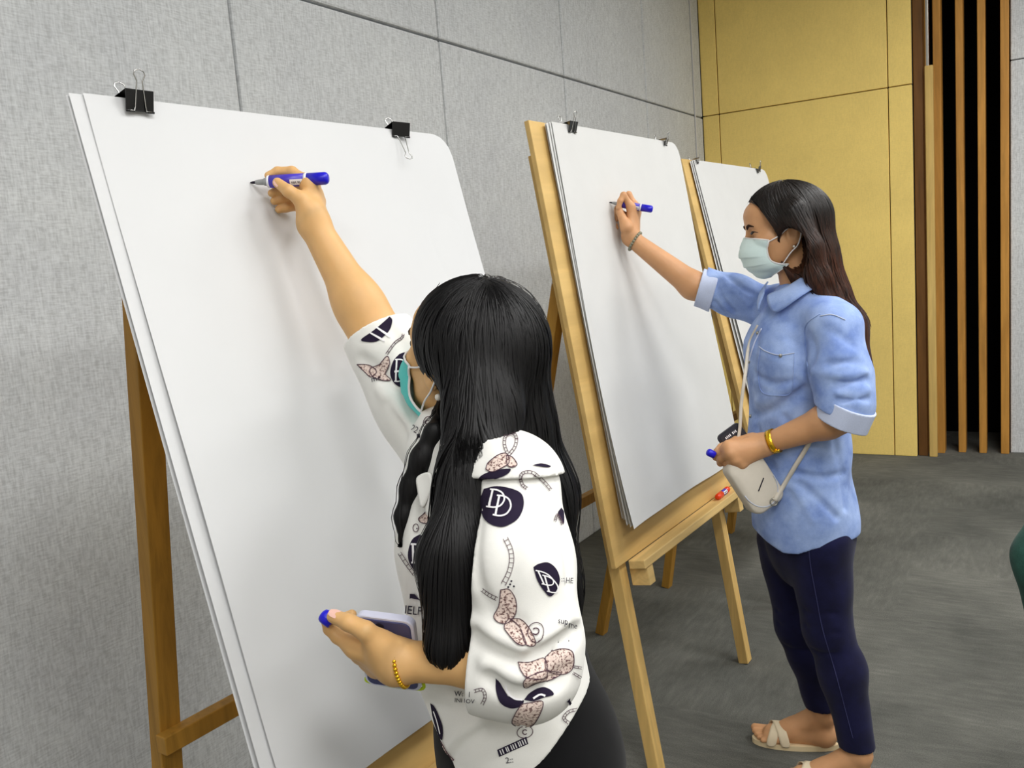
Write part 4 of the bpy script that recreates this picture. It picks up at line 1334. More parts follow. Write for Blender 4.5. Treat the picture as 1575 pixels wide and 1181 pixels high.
# denim shirt
st = Group(0.03)
st.chain([NB2 - Z * 0.05, YP(1221, 545, 2.37), YP(1228, 690, 2.365), YP(1238, 795, 2.36), YP(1241, 900, 2.36)], [0.118, 0.157, 0.160, 0.168, 0.170], (F2, 0.76))
st.cone(NB2 - Z * 0.005, shL2 + Z * 0.004, 0.058, 0.064); st.cone(NB2 - Z * 0.005, shR2 + Z * 0.004, 0.058, 0.062)
st.cut(NB2 + Z * 0.035, Z - F2 * 0.30)
hemc = YP(1238, 812, 2.36)
for px_, w_, d_ in (([(1160, 640), (1200, 626), (1238, 598)], 0.012, 0.010), ([(1165, 618), (1200, 606), (1235, 580)], 0.012, -0.007), ([(1160, 575), (1190, 590), (1225, 585)], 0.010, 0.006), ([(1225, 728), (1260, 735), (1298, 728)], 0.010, 0.008), ([(1232, 745), (1258, 768), (1285, 795)], 0.010, 0.008), ([(1220, 750), (1240, 780), (1250, 800)], 0.010, -0.005),
                    ([(1285, 680), (1296, 730), (1300, 780)], 0.012, 0.006), ([(1165, 515), (1160, 545), (1156, 590)], 0.010, 0.005), ([(1205, 640), (1225, 655), (1250, 640)], 0.010, 0.006), ([(1215, 520), (1235, 540), (1240, 580)], 0.012, 0.006), ([(1165, 660), (1172, 690), (1190, 720)], 0.012, 0.006)):
    st.crease(px_, w_, d_)
st.waves(0.0014, (34, 47, 63), 11)
sL = Group(0.03)
sL.chain([shL2, YP(1294, 575, 2.215), YP(1301, 622, 2.195), YP(1290, 640, 2.19)], [0.063, 0.069, 0.061, 0.054])
nL = unit(unit(wrL2 - elL2) * 0.6 + np.array([0, 0, -1.0]))
cL = YP(1294, 636, 2.19)
sL.cut(cL, nL)
for px_, w_, d_ in (([(1242, 548), (1275, 560), (1318, 556)], 0.010, 0.007), ([(1246, 570), (1290, 578), (1332, 572)], 0.009, -0.005), ([(1242, 588), (1285, 592), (1332, 584)], 0.009, 0.008), ([(1246, 606), (1290, 606), (1334, 600)], 0.009, -0.006), ([(1250, 620), (1290, 616), (1334, 614)], 0.008, 0.008), ([(1246, 515), (1252, 545), (1244, 575)], 0.012, 0.008), ([(1262, 500), (1285, 512), (1310, 530)], 0.012, 0.005)):
    sL.crease(px_, w_, d_)
sL.waves(0.0016, (52, 66), 4)
sR = Group(0.03)
sR.chain([shR2, YP(1130, 455, 2.49), elR2 + (wrR2 - elR2) * 0.2], [0.062, 0.056, 0.050])
dR = unit(elR2 - YP(1130, 455, 2.49))
cR = YP(1080, 444, 2.464)
sR.cut(cR, dR)
for px_, w_, d_ in (([(1098, 430), (1108, 455), (1130, 480)], 0.008, 0.008), ([(1112, 428), (1125, 448), (1150, 470)], 0.008, -0.005), ([(1120, 425), (1138, 440), (1160, 452)], 0.008, 0.007), ([(1100, 465), (1120, 485), (1140, 498)], 0.008, 0.006)):
    sR.crease(px_, w_, d_)
sR.waves(0.0014, (52, 66), 9)
class HemField(Field):
    def ev(s, P, cen, rad):
        d = Field.ev(s, P, cen, rad)
        q = P - _v(hemc)
        a = np.clip((q @ _v(F2)) / 0.125, -1.1, 1.1)
        zz = np.interp(a, [-1.1, -0.6, -0.1, 0.2, 0.45, 0.7, 0.95, 1.1], [0.010, 0.008, 0.006, -0.003, -0.018, -0.022, -0.006, 0.008])
        return np.maximum(d, np.where(np.abs(q[..., 2]) < 0.12, zz - q[..., 2], np.where(q[..., 2] < 0, 0.05, -1)).astype(F32))
shirtF = HemField([st, sL, sR], 0.012, 0.010)
sv_, sf_ = surface(shirtF, (-1.1, 2.05, 0.5), (-0.25, 2.75, 1.45), 0.0036)
sv_ = smooth_mesh(sv_, sf_, 1)
shirt_me = surf_mesh([(sv_, sf_)])
shirt = link('denim_shirt', shirt_me, M['denim'], W2)
shirt_bvh = BVHTree.FromPolygons([tuple(v) for v in sv_.tolist()], [tuple(f) for f in sf_.tolist()])
# rolled cuffs
def cuff(c, n, r, w, flat=1.0, axis=None, tilt=0.0):
    g_ = Group(0.01)
    n = unit(n)
    g_.cone(c - n * w * 1.5, c + n * w * 0.6, r, r * 0.97)
    g_.cut(c + n * 0.004, n); g_.cut(c - n * w, -n)
    g_.waves(0.0016, (60, 80), 1)
    f_ = Field([g_], 0.006, 0.0085)
    return surf_mesh([surface(f_, c - 0.12, c + 0.12, 0.003)])
link('cuff', cuff(cR + dR * 0.006, dR, 0.0575, 0.042), M['denim_in'], shirt)
link('cuff', cuff(YP(1294, 648, 2.19), nL, 0.066, 0.048), M['denim_in'], shirt)
def conform(bvh, pix, off=0.0015):
    out = []
    for u, v in pix:
        r = unit(ray(u, v))
        h_, n_, i_, d_ = bvh.ray_cast(Vector(CAM), Vector(r))
        if h_ is None: out.append(None); continue
        out.append(np.array(h_ + n_ * off))
    return out
def on_cloth(bvh, pix, r, name, mat, parent, off=0.0012, n=10, closed=False):
    pts = [p for p in conform(bvh, [tuple(q) for q in spline([np.array([a, b, 0.0]) for a, b in pix], n)][:] if False else [(q[0], q[1]) for q in spline([np.array([a, b, 0.0]) for a, b in pix], n)], off) if p is not None]
    if len(pts) < 2: return None
    return MB().tube(pts, r, 6, closed).build(name, mat, parent)
# front placket, pocket, seams, buttons
on_cloth(shirt_bvh, [(1172, 505), (1160, 530), (1152, 560), (1148, 600), (1147, 650), (1150, 700)], 0.0022, 'placket', M['denim_in'], shirt)
on_cloth(shirt_bvh, [(1168, 533), (1178, 540), (1198, 546), (1222, 543)], 0.0012, 'pocket_edge', M['thread'], shirt)
on_cloth(shirt_bvh, [(1170, 536), (1166, 570), (1172, 602), (1196, 608), (1218, 600), (1222, 545)], 0.0011, 'pocket_seam', M['denim'], shirt)
on_cloth(shirt_bvh, [(1262, 482), (1240, 500), (1238, 530), (1243, 565)], 0.0013, 'armhole_seam', M['denim'], shirt)
on_cloth(shirt_bvh, [(1262, 486), (1280, 484), (1300, 492)], 0.0012, 'yoke_seam', M['thread'], shirt)
for u, v in ((1166, 512), (1153, 556), (1148, 592), (1155, 640), (1201, 547)):
    p = conform(shirt_bvh, [(u, v)], 0.001)[0]
    if p is not None: MB().lathe(p, -FWD, [(-0.001, 0.0048), (0.0012, 0.0048), (0.002, 0.0030)], 12).build('button', M['metal_b'], shirt)
# collar: two folded leaves standing round the neck
def leaf(px, dep, th=0.004):
    P_ = [YP(u, v, y) for (u, v), y in zip(px, dep)]
    return P_
def thick_patch(rows, th, mat, name, parent):
    nr, nc = len(rows), len(rows[0])
    V = [p for r_ in rows for p in r_]
    Fq = [(i * nc + j, i * nc + j + 1, (i + 1) * nc + j + 1, (i + 1) * nc + j) for i in range(nr - 1) for j in range(nc - 1)]
    o = link(name, mesh(V, Fq, True), mat, parent)
    sm = o.modifiers.new('subdivision', 'SUBSURF'); sm.levels = 2; sm.render_levels = 2
    so = o.modifiers.new('thickness', 'SOLIDIFY'); so.thickness = th; so.offset = 0
    return o
top_l = [YP(1178, 452, 2.30), YP(1196, 449, 2.285), YP(1218, 437, 2.28), YP(1240, 422, 2.30), YP(1254, 420, 2.37)]
bot_l = [YP(1190, 484, 2.255), YP(1206, 475, 2.245), YP(1228, 458, 2.24), YP(1256, 440, 2.265), YP(1272, 436, 2.37)]
mid_l = [(a + b) / 2 + F2 * 0.006 + L2 * 0.008 for a, b in zip(top_l, bot_l)]
thick_patch([top_l, mid_l, bot_l], 0.004, M['denim'], 'collar', shirt)
top_r = [YP(1176, 452, 2.31), YP(1176, 440, 2.38), YP(1184, 430, 2.44)]
bot_r = [YP(1167, 484, 2.29), YP(1163, 462, 2.39), YP(1176, 448, 2.47)]
mid_r = [(a + b) / 2 + F2 * 0.008 for a, b in zip(top_r, bot_r)]
thick_patch([top_r, mid_r, bot_r], 0.004, M['denim'], 'collar', shirt)
stand = [T2(-0.03, 0, 0) * 0 + NB2 + Z * 0.022 + (F2 * math.cos(a) * 0.062 + L2 * math.sin(a) * 0.064) + Z * (-0.030 * math.cos(a)) for a in np.linspace(-2.9, 2.9, 15)]
thick_patch([[p + Z * 0.022 for p in stand], [p - Z * 0.016 for p in stand]], 0.004, M['denim'], 'collar_stand', shirt)

# jeans
jn = Group(0.03)
jn.chain([PE2 + Z * 0.10, PE2, PE2 - Z * 0.06], [0.118, 0.136, 0.132], (F2, 0.74))
jn.ell(PE2 - F2 * 0.045 - Z * 0.03, (0.085, 0.135, 0.10), (F2, L2, Z))
for hip, kn, an, r0 in ((hipL2, knL2, anL2, 0.090), (hipR2, knR2, anR2, 0.088)):
    g_ = Group(0.03)
    g_.chain([hip, kn, kn + (an - kn) * 0.35 - F2 * 0.010, an], [r0, 0.060, 0.058, 0.043])
    g_.cut(an + Z * 0.022, -Z)
    for k in range(6):
        z_ = kn + Z * (0.06 - 0.028 * k) + F2 * (0.02 if k % 2 else -0.02)
        g_.groove([z_ - np.array([0.06, 0.06, -0.008 * (k % 3)]), z_ + np.array([0.06, -0.07, 0.01])], 0.008, 0.0030)
    for k in range(4):
        z_ = an + Z * (0.03 + 0.022 * k)
        g_.groove([z_ - RIGHT * 0.05 - FWD * 0.05, z_ + RIGHT * 0.05 - FWD * 0.05 + Z * 0.008], 0.006, 0.0024)
    g_.waves(0.001, (40, 60), 6)
    jn.prims += []
    if an is anL2: jl = g_
    else: jr = g_
jn.cut(PE2 - Z * 0.25, -Z)
jeans = link('jeans', surf_mesh([surface(Field([jn, jl, jr], 0.02, 0.010), (-0.95, 2.05, 0.05), (-0.25, 2.65, 1.0), 0.0040)]), M['jeans'], W2)
jb = BVHTree.FromPolygons([tuple(v.co) for v in jeans.data.vertices], [tuple(p.vertices) for p in jeans.data.polygons])
on_cloth(jb, [(1243, 830), (1247, 870), (1256, 920), (1266, 970), (1284, 1030), (1300, 1090), (1312, 1135)], 0.0009, 'side_seam', plain('jeans_seam', srgb(60, 62, 104), 0.9), jeans)

# sandals
for h_, fd, sd in ((hR2, fdR, -sdR), (hL2, fdL, sdL)):
    S_ = link('sandal', mesh([(0, 0, 0)], []), M['sole'], W2)
    out = []
    for k in range(40):
        an = 2 * math.pi * k / 40
        f_ = 0.094 + 0.120 * math.cos(an)
        w_ = (0.036 + 0.009 * math.cos(an)) * math.sin(an)
        out.append((f_, w_))
    V = [h_ + fd * f_ + sd * w_ + Z * z for z in (0.001, 0.016) for f_, w_ in out]
    n = 40
    Fq = [(k, (k + 1) % n, n + (k + 1) % n, n + k) for k in range(n)] + [tuple(range(n))[::-1], tuple(n + k for k in range(n))]
    bpy.data.objects.remove(S_)
    S_ = link('sandal', mesh(V, Fq), M['sole'], W2)
    for a_, b_, dz in ((0.118, 0.160, 0.0), (0.160, 0.118, 0.0015)):
        pts = []
        for k in range(13):
            t = k / 12
            an = math.pi * t
            f_ = a_ + (b_ - a_) * t
            hh = 0.050 - 0.13 * (f_ - 0.118)
            pts.append(h_ + fd * f_ + sd * (0.042 * math.cos(an)) + Z * (0.012 + (hh + dz + 0.006) * math.sin(an) ** 0.8))
        rows = [[p - fd * 0.0135 for p in pts], [p + fd * 0.0135 for p in pts]]
        thick_patch(rows, 0.0025, M['sandal'], 'strap', S_)

# hair
hb = Group(0.03)
hb.ell(T2(-0.010, 0, 0.032), (0.104, 0.088, 0.092), A2)
hb.chain([YP(1234, 338, 2.36), YP(1245, 400, 2.36), YP(1264, 450, 2.36), YP(1304, 505, 2.345), YP(1338, 574, 2.335)], [0.074, 0.068, 0.060, 0.046, 0.012], (L2, 0.85))
hb.chain([YP(1222, 325, 2.29), YP(1246, 380, 2.285), YP(1260, 430, 2.285), YP(1278, 468, 2.28)], [0.028, 0.026, 0.026, 0.024], None, 0.02)
hb.cut(T2(0.084, 0, 0.08), A2[0] * 0.9 - A2[2] * 0.34)
hb.ell(T2(0.080, 0, -0.012), (0.088, 0.088, 0.100), A2, 0.010, True)
hb.ell(T2(-0.008, 0.088, -0.055), (0.042, 0.060, 0.062), A2, 0.008, True)
hairF2 = Field([hb], 0.01)
hv2, hf2 = surface(hairF2, (-0.85, 2.1, 0.95), (-0.2, 2.65, 1.72), 0.0042)
link('hair', surf_mesh([(hv2, hf2)]), M['hair2'], W2)
top2 = T2(-0.02, 0, 0.13)
part2 = [T2(0.075 - 0.15 * t, 0.010, 0.116 - 0.03 * (2 * t - 1) ** 2) for t in np.linspace(0, 1, 60)]
sd = [part2[rng.integers(0, 60)] + rng.normal(size=3) * 0.012 for _ in range(900)]
bk2 = _v(unit(np.array([0.55, 0.0, -1.0])))
def down2(P):
    c = _v(top2)
    out = P - c; out[:, 2] = 0
    out /= np.linalg.norm(out, axis=1, keepdims=True) + 0.02
    w = np.clip((P[:, 2:3] - (c[2] - 0.09)) / 0.09, 0, 1)
    d = np.tile(bk2, (len(P), 1))
    return d * (1.05 - w * 0.5) + out * w * 0.9
sv, sf = strands(hairF2, np.array(sd), down2, 40, 0.0105, 0.0017, 0.0004, 0.003, None, 14, 0.35, lambda p: p[:, 2] < 1.02)
link('hair_strands', surf_mesh([(sv, sf)]), M['hair2'], W2)['kind'] = 'stuff'

# bracelets
ring_of_beads(W2, wrR2 + (elR2 - wrR2) * 0.07, (elR2 - wrR2) + UP * 0.02, 0.0290, 0.0290, UP, 22, 0.0043, M['bead'])
bcL = wrL2 + (elL2 - wrL2) * 0.10
axL = unit(elL2 - wrL2)
mb = MB()
e1 = unit(UP - axL * np.dot(UP, axL)); e2 = np.cross(axL, e1)
ringp = [bcL + (e1 * math.cos(2 * math.pi * k / 28) + e2 * math.sin(2 * math.pi * k / 28)) * 0.0305 for k in range(28)]
V = []; Fq = []
for k in range(28):
    for w_ in (-0.0075, 0.0075):
        for r_ in (0.0, 0.0016):
            V.append(ringp[k] + axL * w_ + unit(ringp[k] - bcL) * r_)
for k in range(28):
    a, b = k * 4, ((k + 1) % 28) * 4
    Fq += [(a, a + 2, b + 2, b), (a + 1, b + 1, b + 3, a + 3), (a, b, b + 1, a + 1), (a + 2, a + 3, b + 3, b + 2)]
mb.add(V, Fq, True)
bo = mb.build('bracelet', M['gold_m'], W2)
tg = bcL + unit(-FWD - UP * 0.9) * 0.034
MB().lathe(tg - axL * 0.008, axL, [(0, 0.002), (0.001, 0.0034), (0.015, 0.0034), (0.016, 0.002)], 10).build('clasp', M['gold_m'], bo)

# things she holds
marker(D(937, 311, 2.5810), D(1004, 322, 2.5610), 'blue marker held to the middle pad by the woman in denim', M['violet'], M['blue'])
CAP2 = D(1094, 697, dL + 0.012)
K = empty('cap', CAP2, 'blue marker cap held at the fingertips beside the dark grey phone', 'marker cap')
MB().lathe(D(1099, 700, dL + 0.012), D(1089, 695, dL + 0.010) - D(1099, 700, dL + 0.012), [(0, 0.0092), (0.008, 0.0098), (0.016, 0.0098), (0.020, 0.0085), (0.022, 0.005)], 20).build('shell', M['blue'], K)
def ph2(K, c, ax, ay, az):
    mb = MB()
    for r_ in range(1):
        for k, w_ in enumerate((0.0030, 0.0022, 0.0030, 0.0026, 0, 0.0032, 0.0022, 0.0030)):
            if not w_: continue
            x = -0.016 + k * 0.0044
            mb.box(c + ax * x + ay * 0.040 + az * 0.0062, ax * w_ / 2, ay * (0.0035 if k % 2 else 0.0028), az * 0.0002)
    mb.build('lettering', M['white_p'], K)
slab_phone('phone', D(1137, 687, dL + 0.036), D(1132, 650, dL + 0.036) - D(1102, 672, dL + 0.034), D(1116, 661, dL + 0.034) - D(1159, 713, dL + 0.040), 0.070, 0.112, 0.010,
           'dark grey phone gripped in the left hand of the woman in denim', M['phone2'], M['phone2'], ph2)
# small crossbody bag
BG = empty('handbag', D(1155, 745, 2.27), 'small beige crossbody bag hanging in front of the denim shirt', 'bag')
bgA = D(1120, 716, 2.235); bgB = D(1160, 778, 2.245)
bl = unit(bgB - bgA); bw = unit(D(1178, 690, 2.25) - D(1120, 716, 2.235)); bw = unit(bw - bl * np.dot(bw, bl)); bn = np.cross(bl, bw)
if np.dot(bn, FWD) > 0: bn = -bn
bc_ = D(1158, 740, 2.255)
def pouch(hl, hw, ht, r, cc, bulge=0.0):
    V, Fq = [], []
    pts = []
    for cx_, cy_, a0 in ((1, 1, 0), (-1, 1, 90), (-1, -1, 180), (1, -1, 270)):
        for q in range(7):
            an = math.radians(a0 + 15 * q); pts.append((cx_ * (hl - r) + r * math.cos(an), cy_ * (hw - r) + r * math.sin(an)))
    n = len(pts)
    lv = [(-1.0, 0.90), (-0.8, 0.98), (-0.3, 1.0), (0.3, 1.0), (0.8, 0.98), (1.0, 0.90), (1.12, 0.6)]
    for t, s_ in lv:
        for x, y in pts: V.append(cc + bl * x * s_ + bw * y * s_ + bn * t * ht)
    for q in range(len(lv) - 1):
        for k in range(n): Fq.append((q * n + k, q * n + (k + 1) % n, (q + 1) * n + (k + 1) % n, (q + 1) * n + k))
    Fq.append(tuple(range(n))[::-1]); Fq.append(tuple((len(lv) - 1) * n + k for k in range(n)))
    return mesh(V, Fq, True)
link('pouch', pouch(0.078, 0.050, 0.024, 0.026, bc_), M['bag'], BG)
loop = []
for k in range(29):
    an = 2 * math.pi * k / 28
    cx_, cy_ = max(-1, min(1, 1.5 * math.cos(an))), max(-1, min(1, 1.5 * math.sin(an)))
    loop.append(bc_ + bl * 0.077 * cx_ * 0.99 + bw * 0.049 * cy_ * 0.99 + bn * 0.018)
MB().tube([bc_ + bl * (0.01 + 0.058 * math.sin(t)) + bw * (0.046 * math.cos(t)) + bn * 0.0262 for t in np.linspace(0, math.pi, 16)], 0.0012, 6).build('flap_seam', M['thread'], BG)
MB().tube([bc_ + bl * 0.0 + bw * (0.02 - 0.03 * t) + bn * 0.0275 + bl * 0.02 * t for t in np.linspace(0, 1, 6)], 0.0016, 6).build('zip_pull', M['ink'], BG)
rp = D(1190, 772, 2.235)
MB().tube([rp + (RIGHT * math.cos(a) + UP * math.sin(a)) * 0.009 for a in np.linspace(0, 2 * math.pi, 16, endpoint=False)], 0.0022, 6, True).build('ring', M['metal_b'], BG)
def strap(pix, deps, w, name):
    P_ = spline([D(u, v, d_) for (u, v), d_ in zip(pix, deps)], 6)
    V, Fq = [], []
    for i, p in enumerate(P_):
        t = unit(P_[min(i + 1, len(P_) - 1)] - P_[max(i - 1, 0)])
        sd_ = unit(np.cross(t, FWD))
        V += [p - sd_ * w / 2, p + sd_ * w / 2]
    for i in range(len(P_) - 1): Fq.append((2 * i, 2 * i + 1, 2 * i + 3, 2 * i + 2))
    o = link(name, mesh(V, Fq, True), M['bag'], BG)
    so = o.modifiers.new('thickness', 'SOLIDIFY'); so.thickness = 0.003
def front_d(u, v, off): # just in front of the shirt
    p = conform(shirt_bvh, [(u, v)], off)[0]
    return None if p is None else float(FWD @ (p - CAM))
px_ = [(1191, 770), (1206, 745), (1222, 718), (1238, 692), (1250, 670)]
strap(px_, [(front_d(u, v, 0.004) or 2.24) if i else 2.235 for i, (u, v) in enumerate(px_)], 0.011, 'strap')
px_ = [(1128, 706), (1137, 664), (1140, 620), (1146, 575), (1152, 530), (1166, 500)]
strap(px_, [2.262] + [(front_d(u, v, 0.006) or 2.26) for u, v in px_[1:]], 0.008, 'strap')
# ------------------------------------------------------------------ red marker on the tray
ra = on(E2, 0.735, 0.6035, 0.0)
_o, _a, _u, _n = plane_frame(E2)
marker(on(E2, 0.690, 0.629, 0.024), on(E2, 0.806, 0.629, 0.020), 'orange red capped marker lying on the tray of the middle easel', M['violet'], M['red_p'], 0.0098, None, True)
# ------------------------------------------------------------------ printed motifs on the white blouse (thin print laid on the cloth)
M['print_dark'] = plain('print_dark', srgb(40, 33, 52), 0.85, 0.1)
M['print_line'] = plain('print_line', srgb(88, 66, 76), 0.85, 0.1)
mp = Mat('print_speckle', srgb(226, 200, 190), 0.85, 0.1)
sp = mp.noise(mp.coord(), 330, 2, 0.6)
mp.base(mp.ramp(sp, [(0.40, srgb(120, 92, 88)), (0.46, srgb(222, 200, 190)), (0.7, srgb(238, 222, 212))]))
M['print_speckle'] = mp.m
M['print_white'] = plain('print_white', srgb(240, 238, 240), 0.85, 0.1)
allv = np.concatenate([bv, yv]); allf = np.concatenate([bf, yf + len(bv)])
cloth_bvh = BVHTree.FromPolygons([tuple(v) for v in allv.tolist()], [tuple(f) for f in allf.tolist()])
def hit(u, v, off):
    h_, n_, i_, d_ = cloth_bvh.ray_cast(Vector(CAM), Vector(unit(ray(u, v))))
    return None if h_ is None else (np.array(h_ + n_ * off), d_)
class Print:
    def __init__(s, off): s.V, s.F, s.off, s.cache = [], [], off, {}
    def pt(s, u, v):
        k = (round(u, 2), round(v, 2))
        if k not in s.cache:
            h_ = hit(u, v, s.off)
            if h_ is None: s.cache[k] = None
            else:
                s.cache[k] = len(s.V); s.V.append(h_)
        return s.cache[k]
    def face(s, pts):
        ix = [s.pt(*p) for p in pts]
        if any(i is None for i in ix): return
        d = [s.V[i][1] for i in ix]
        if max(d) - min(d) > 0.035: return
        s.F.append(ix)
    def ribbon(s, pts, w, closed=False, sm=6):
        P_ = [q[:2] for q in spline([np.array([a, b, 0.0]) for a, b in (list(pts) + ([pts[0]] if closed else []))], sm)] if sm else [np.array(p, float) for p in pts]
        L_ = []
        for a, b in zip(P_[:-1], P_[1:]):
            n = max(1, int(np.linalg.norm(b - a) / 3))
            L_ += [a + (b - a) * k / n for k in range(n)]
        L_.append(P_[-1])
        for i in range(len(L_) - 1):
            t = unit(L_[i + 1] - L_[i]); n0 = np.array([-t[1], t[0]]) * w / 2
            t2 = unit(L_[min(i + 2, len(L_) - 1)] - L_[i + 1]) if i + 2 < len(L_) else t
            n1 = np.array([-t2[1], t2[0]]) * w / 2
            s.face([L_[i] - n0, L_[i] + n0, L_[i + 1] + n1, L_[i + 1] - n1])
        return s
    def blob(s, pts, sm=5):
        """filled closed outline"""
        P_ = np.array([q[:2] for q in spline([np.array([a, b, 0.0]) for a, b in (list(pts) + [pts[0]])], sm)][:-1]) if sm else np.array(pts, float)
        c = P_.mean(0)
        rr = max(np.linalg.norm(P_ - c, axis=1))
        nr = max(2, int(rr / 4))
        for i in range(len(P_)):
            a, b = P_[i], P_[(i + 1) % len(P_)]
            for r_ in range(nr):
                k0, k1 = r_ / nr, (r_ + 1) / nr
                if r_ == 0: s.face([c, c + (a - c) * k1, c + (b - c) * k1])
                else: s.face([c + (a - c) * k0, c + (a - c) * k1, c + (b - c) * k1, c + (b - c) * k0])
        return s
    def dot(s, u, v, r): return s.blob([(u + r * math.cos(k * math.pi / 4), v + r * math.sin(k * math.pi / 4)) for k in range(8)], 0)
    def text(s, body, u, v, h, rot=0.0, sx=1.0):
        cu = bpy.data.curves.new('t', 'FONT'); cu.body = body; cu.size = 1.0; cu.resolution_u = 3
        ob = bpy.data.objects.new('t', cu); COL.objects.link(ob)
        dg = bpy.context.evaluated_depsgraph_get()
        me_ = bpy.data.meshes.new_from_object(ob.evaluated_get(dg))
        cr, sr_ = math.cos(rot), math.sin(rot)
        k = h / 0.69
        q = [(u + (x.co[0] * sx * cr + x.co[1] * sr_) * k, v + (x.co[0] * sx * sr_ - x.co[1] * cr) * k) for x in me_.vertices]
        for f in me_.polygons: s.face([q[i] for i in f.vertices])
        bpy.data.objects.remove(ob); bpy.data.curves.remove(cu); bpy.data.meshes.remove(me_)
        return s
    def build(s, name, mat):
        if not s.F: return None
        return link(name, mesh([v[0] for v in s.V], s.F, True), mat, blouse_o)
def affine(c, ex, ey):
    return lambda x, y: (c[0] + ex[0] * x + ey[0] * y, c[1] + ex[1] * x + ey[1] * y)
def letter_d(P_, f, w):
    """outlined serif D in the unit square, y down"""
    P_.ribbon([f(0.16, 0.0), f(0.16, 1.0)], w, sm=0)
    P_.ribbon([f(0.0, 0.0), f(0.45, 0.0), f(0.80, 0.14), f(0.98, 0.48), f(0.82, 0.84), f(0.45, 1.0), f(0.0, 1.0)], w * 0.8)
def dd_logo(outline, f1, f2, w):
    a = Print(0.0014).blob(outline); b = Print(0.0026)
    letter_d(b, f1, w); letter_d(b, f2, w)
    o = a.build('print_roundel', M['print_dark'])
    b.build('print_letters', M['print_white'])
def ring_pts(u, v, rx, ry, rot=0.0, n=14):
    return [(u + rx * math.cos(t) * math.cos(rot) - ry * math.sin(t) * math.sin(rot), v + rx * math.cos(t) * math.sin(rot) + ry * math.sin(t) * math.cos(rot)) for t in [2 * math.pi * k / n for k in range(n)]]
# big roundel below the yoke, the leaf-shaped one lower on the sleeve, those on chest and far sleeve
dd_logo([(745, 752), (765, 748), (790, 753), (803, 762), (805, 780), (797, 798), (782, 808), (769, 811), (752, 805), (742, 791), (740, 770)],
        affine((755, 753), (24, 4), (-5, 27)), affine((765, 763), (24, 4), (-6, 30)), 3.0)
dd_logo([(820, 872), (828, 867), (842, 865), (854, 874), (860, 890), (856, 906), (846, 917), (836, 908), (826, 892)],
        affine((823, 877), (22, 5), (9, 20)), affine((833, 884), (20, 6), (7, 24)), 2.2)
dd_logo([(647, 822), (655, 829), (660, 850), (658, 872), (649, 880), (638, 876), (630, 862), (629, 848), (635, 830)],
        affine((634, 837), (20, 2), (1, 27)), affine((645, 842), (16, 2), (1, 25)), 3.2)
dd_logo([(599, 487), (603, 493), (600, 506), (592, 516), (580, 525), (566, 526), (556, 522), (575, 508)],
        affine((578, 503), (12, 10), (14, 10)), affine((570, 512), (12, 8), (14, 8)), 2.6)
dd_logo([(614, 545), (624, 543), (630, 556), (631, 575), (625, 592), (616, 595), (606, 588), (601, 574), (605, 556)],
        affine((608, 554), (16, 0), (0, 17)), affine((608, 572), (16, 0), (0, 14)), 2.4)
for b in ([(763, 1042), (770, 1050), (779, 1068), (793, 1078), (806, 1077), (800, 1086), (785, 1088), (770, 1080), (763, 1062)], [(806, 1076), (816, 1064), (832, 1056), (845, 1060), (851, 1068), (838, 1072), (820, 1078)]):
    Print(0.0014).blob(b).build('print_roundel', M['print_dark'])
Print(0.0026).ribbon([(778, 1052), (782, 1066), (792, 1074), (804, 1076)], 3).ribbon([(820, 1074), (830, 1068), (838, 1070)], 3).build('print_letters', M['print_white'])
Print(0.0014).blob([(663, 1081), (669, 1086), (676, 1100), (682, 1118), (681, 1138), (674, 1126), (667, 1104)]).build('print_roundel', M['print_dark'])
Print(0.0026).ribbon([(669, 1094), (674, 1108), (679, 1128)], 1.6).build('print_letters', M['print_white'])
for b in ([(731, 741), (742, 731), (760, 724), (784, 721), (782, 728), (768, 735), (748, 738)], [(818, 716), (832, 713), (846, 717), (840, 719)], [(862, 781), (866, 788), (866, 806), (857, 790)]):
    Print(0.0014).blob(b).build('print_roundel', M['print_dark'])
# speckled links and rings
blobs = [
    [(748, 722), (752, 712), (768, 700), (780, 699), (783, 712), (774, 719), (758, 726)],
    [(779, 701), (788, 704), (795, 715), (786, 719), (780, 714)],
    [(770, 906), (784, 906), (794, 922), (794, 942), (782, 958), (768, 958), (760, 948), (768, 930)],
    [(779, 957), (786, 951), (800, 966), (808, 990), (796, 990), (782, 976), (776, 966)], [(786, 951), (800, 951), (812, 962), (824, 988), (808, 991), (800, 966)],
    [(797, 1018), (816, 1018), (836, 1012), (840, 1030), (836, 1042), (812, 1042), (801, 1032)],
    [(838, 1010), (850, 1000), (868, 998), (880, 1004), (880, 1026), (868, 1036), (850, 1034), (838, 1028)],
    [(840, 1030), (862, 1034), (848, 1044), (826, 1048), (808, 1056), (808, 1044)],
    [(803, 1082), (816, 1080), (834, 1078), (830, 1096), (818, 1114), (802, 1116), (788, 1110), (794, 1094)],
    [(655, 880), (662, 874), (662, 905), (652, 897), (645, 888)],
    [(652, 792), (659, 786), (666, 790), (662, 804), (650, 804), (645, 798)], [(665, 775), (673, 770), (670, 790), (664, 800)],
    [(655, 690), (664, 680), (668, 684), (662, 700), (656, 700)], [(658, 655), (663, 652), (664, 668), (657, 676)],
    [(585, 560), (596, 548), (600, 560), (594, 575), (602, 584), (590, 586), (575, 580), (570, 568)],
    [(550, 560), (570, 562), (580, 572), (572, 580), (562, 572)],
    [(680, 1140), (690, 1158), (700, 1168), (688, 1164), (680, 1152)]]
for b in blobs:
    Print(0.0014).blob(b).build('print_link', M['print_speckle']); Print(0.0020).ribbon(b, 1.3, True).build('print_outline', M['print_line'])
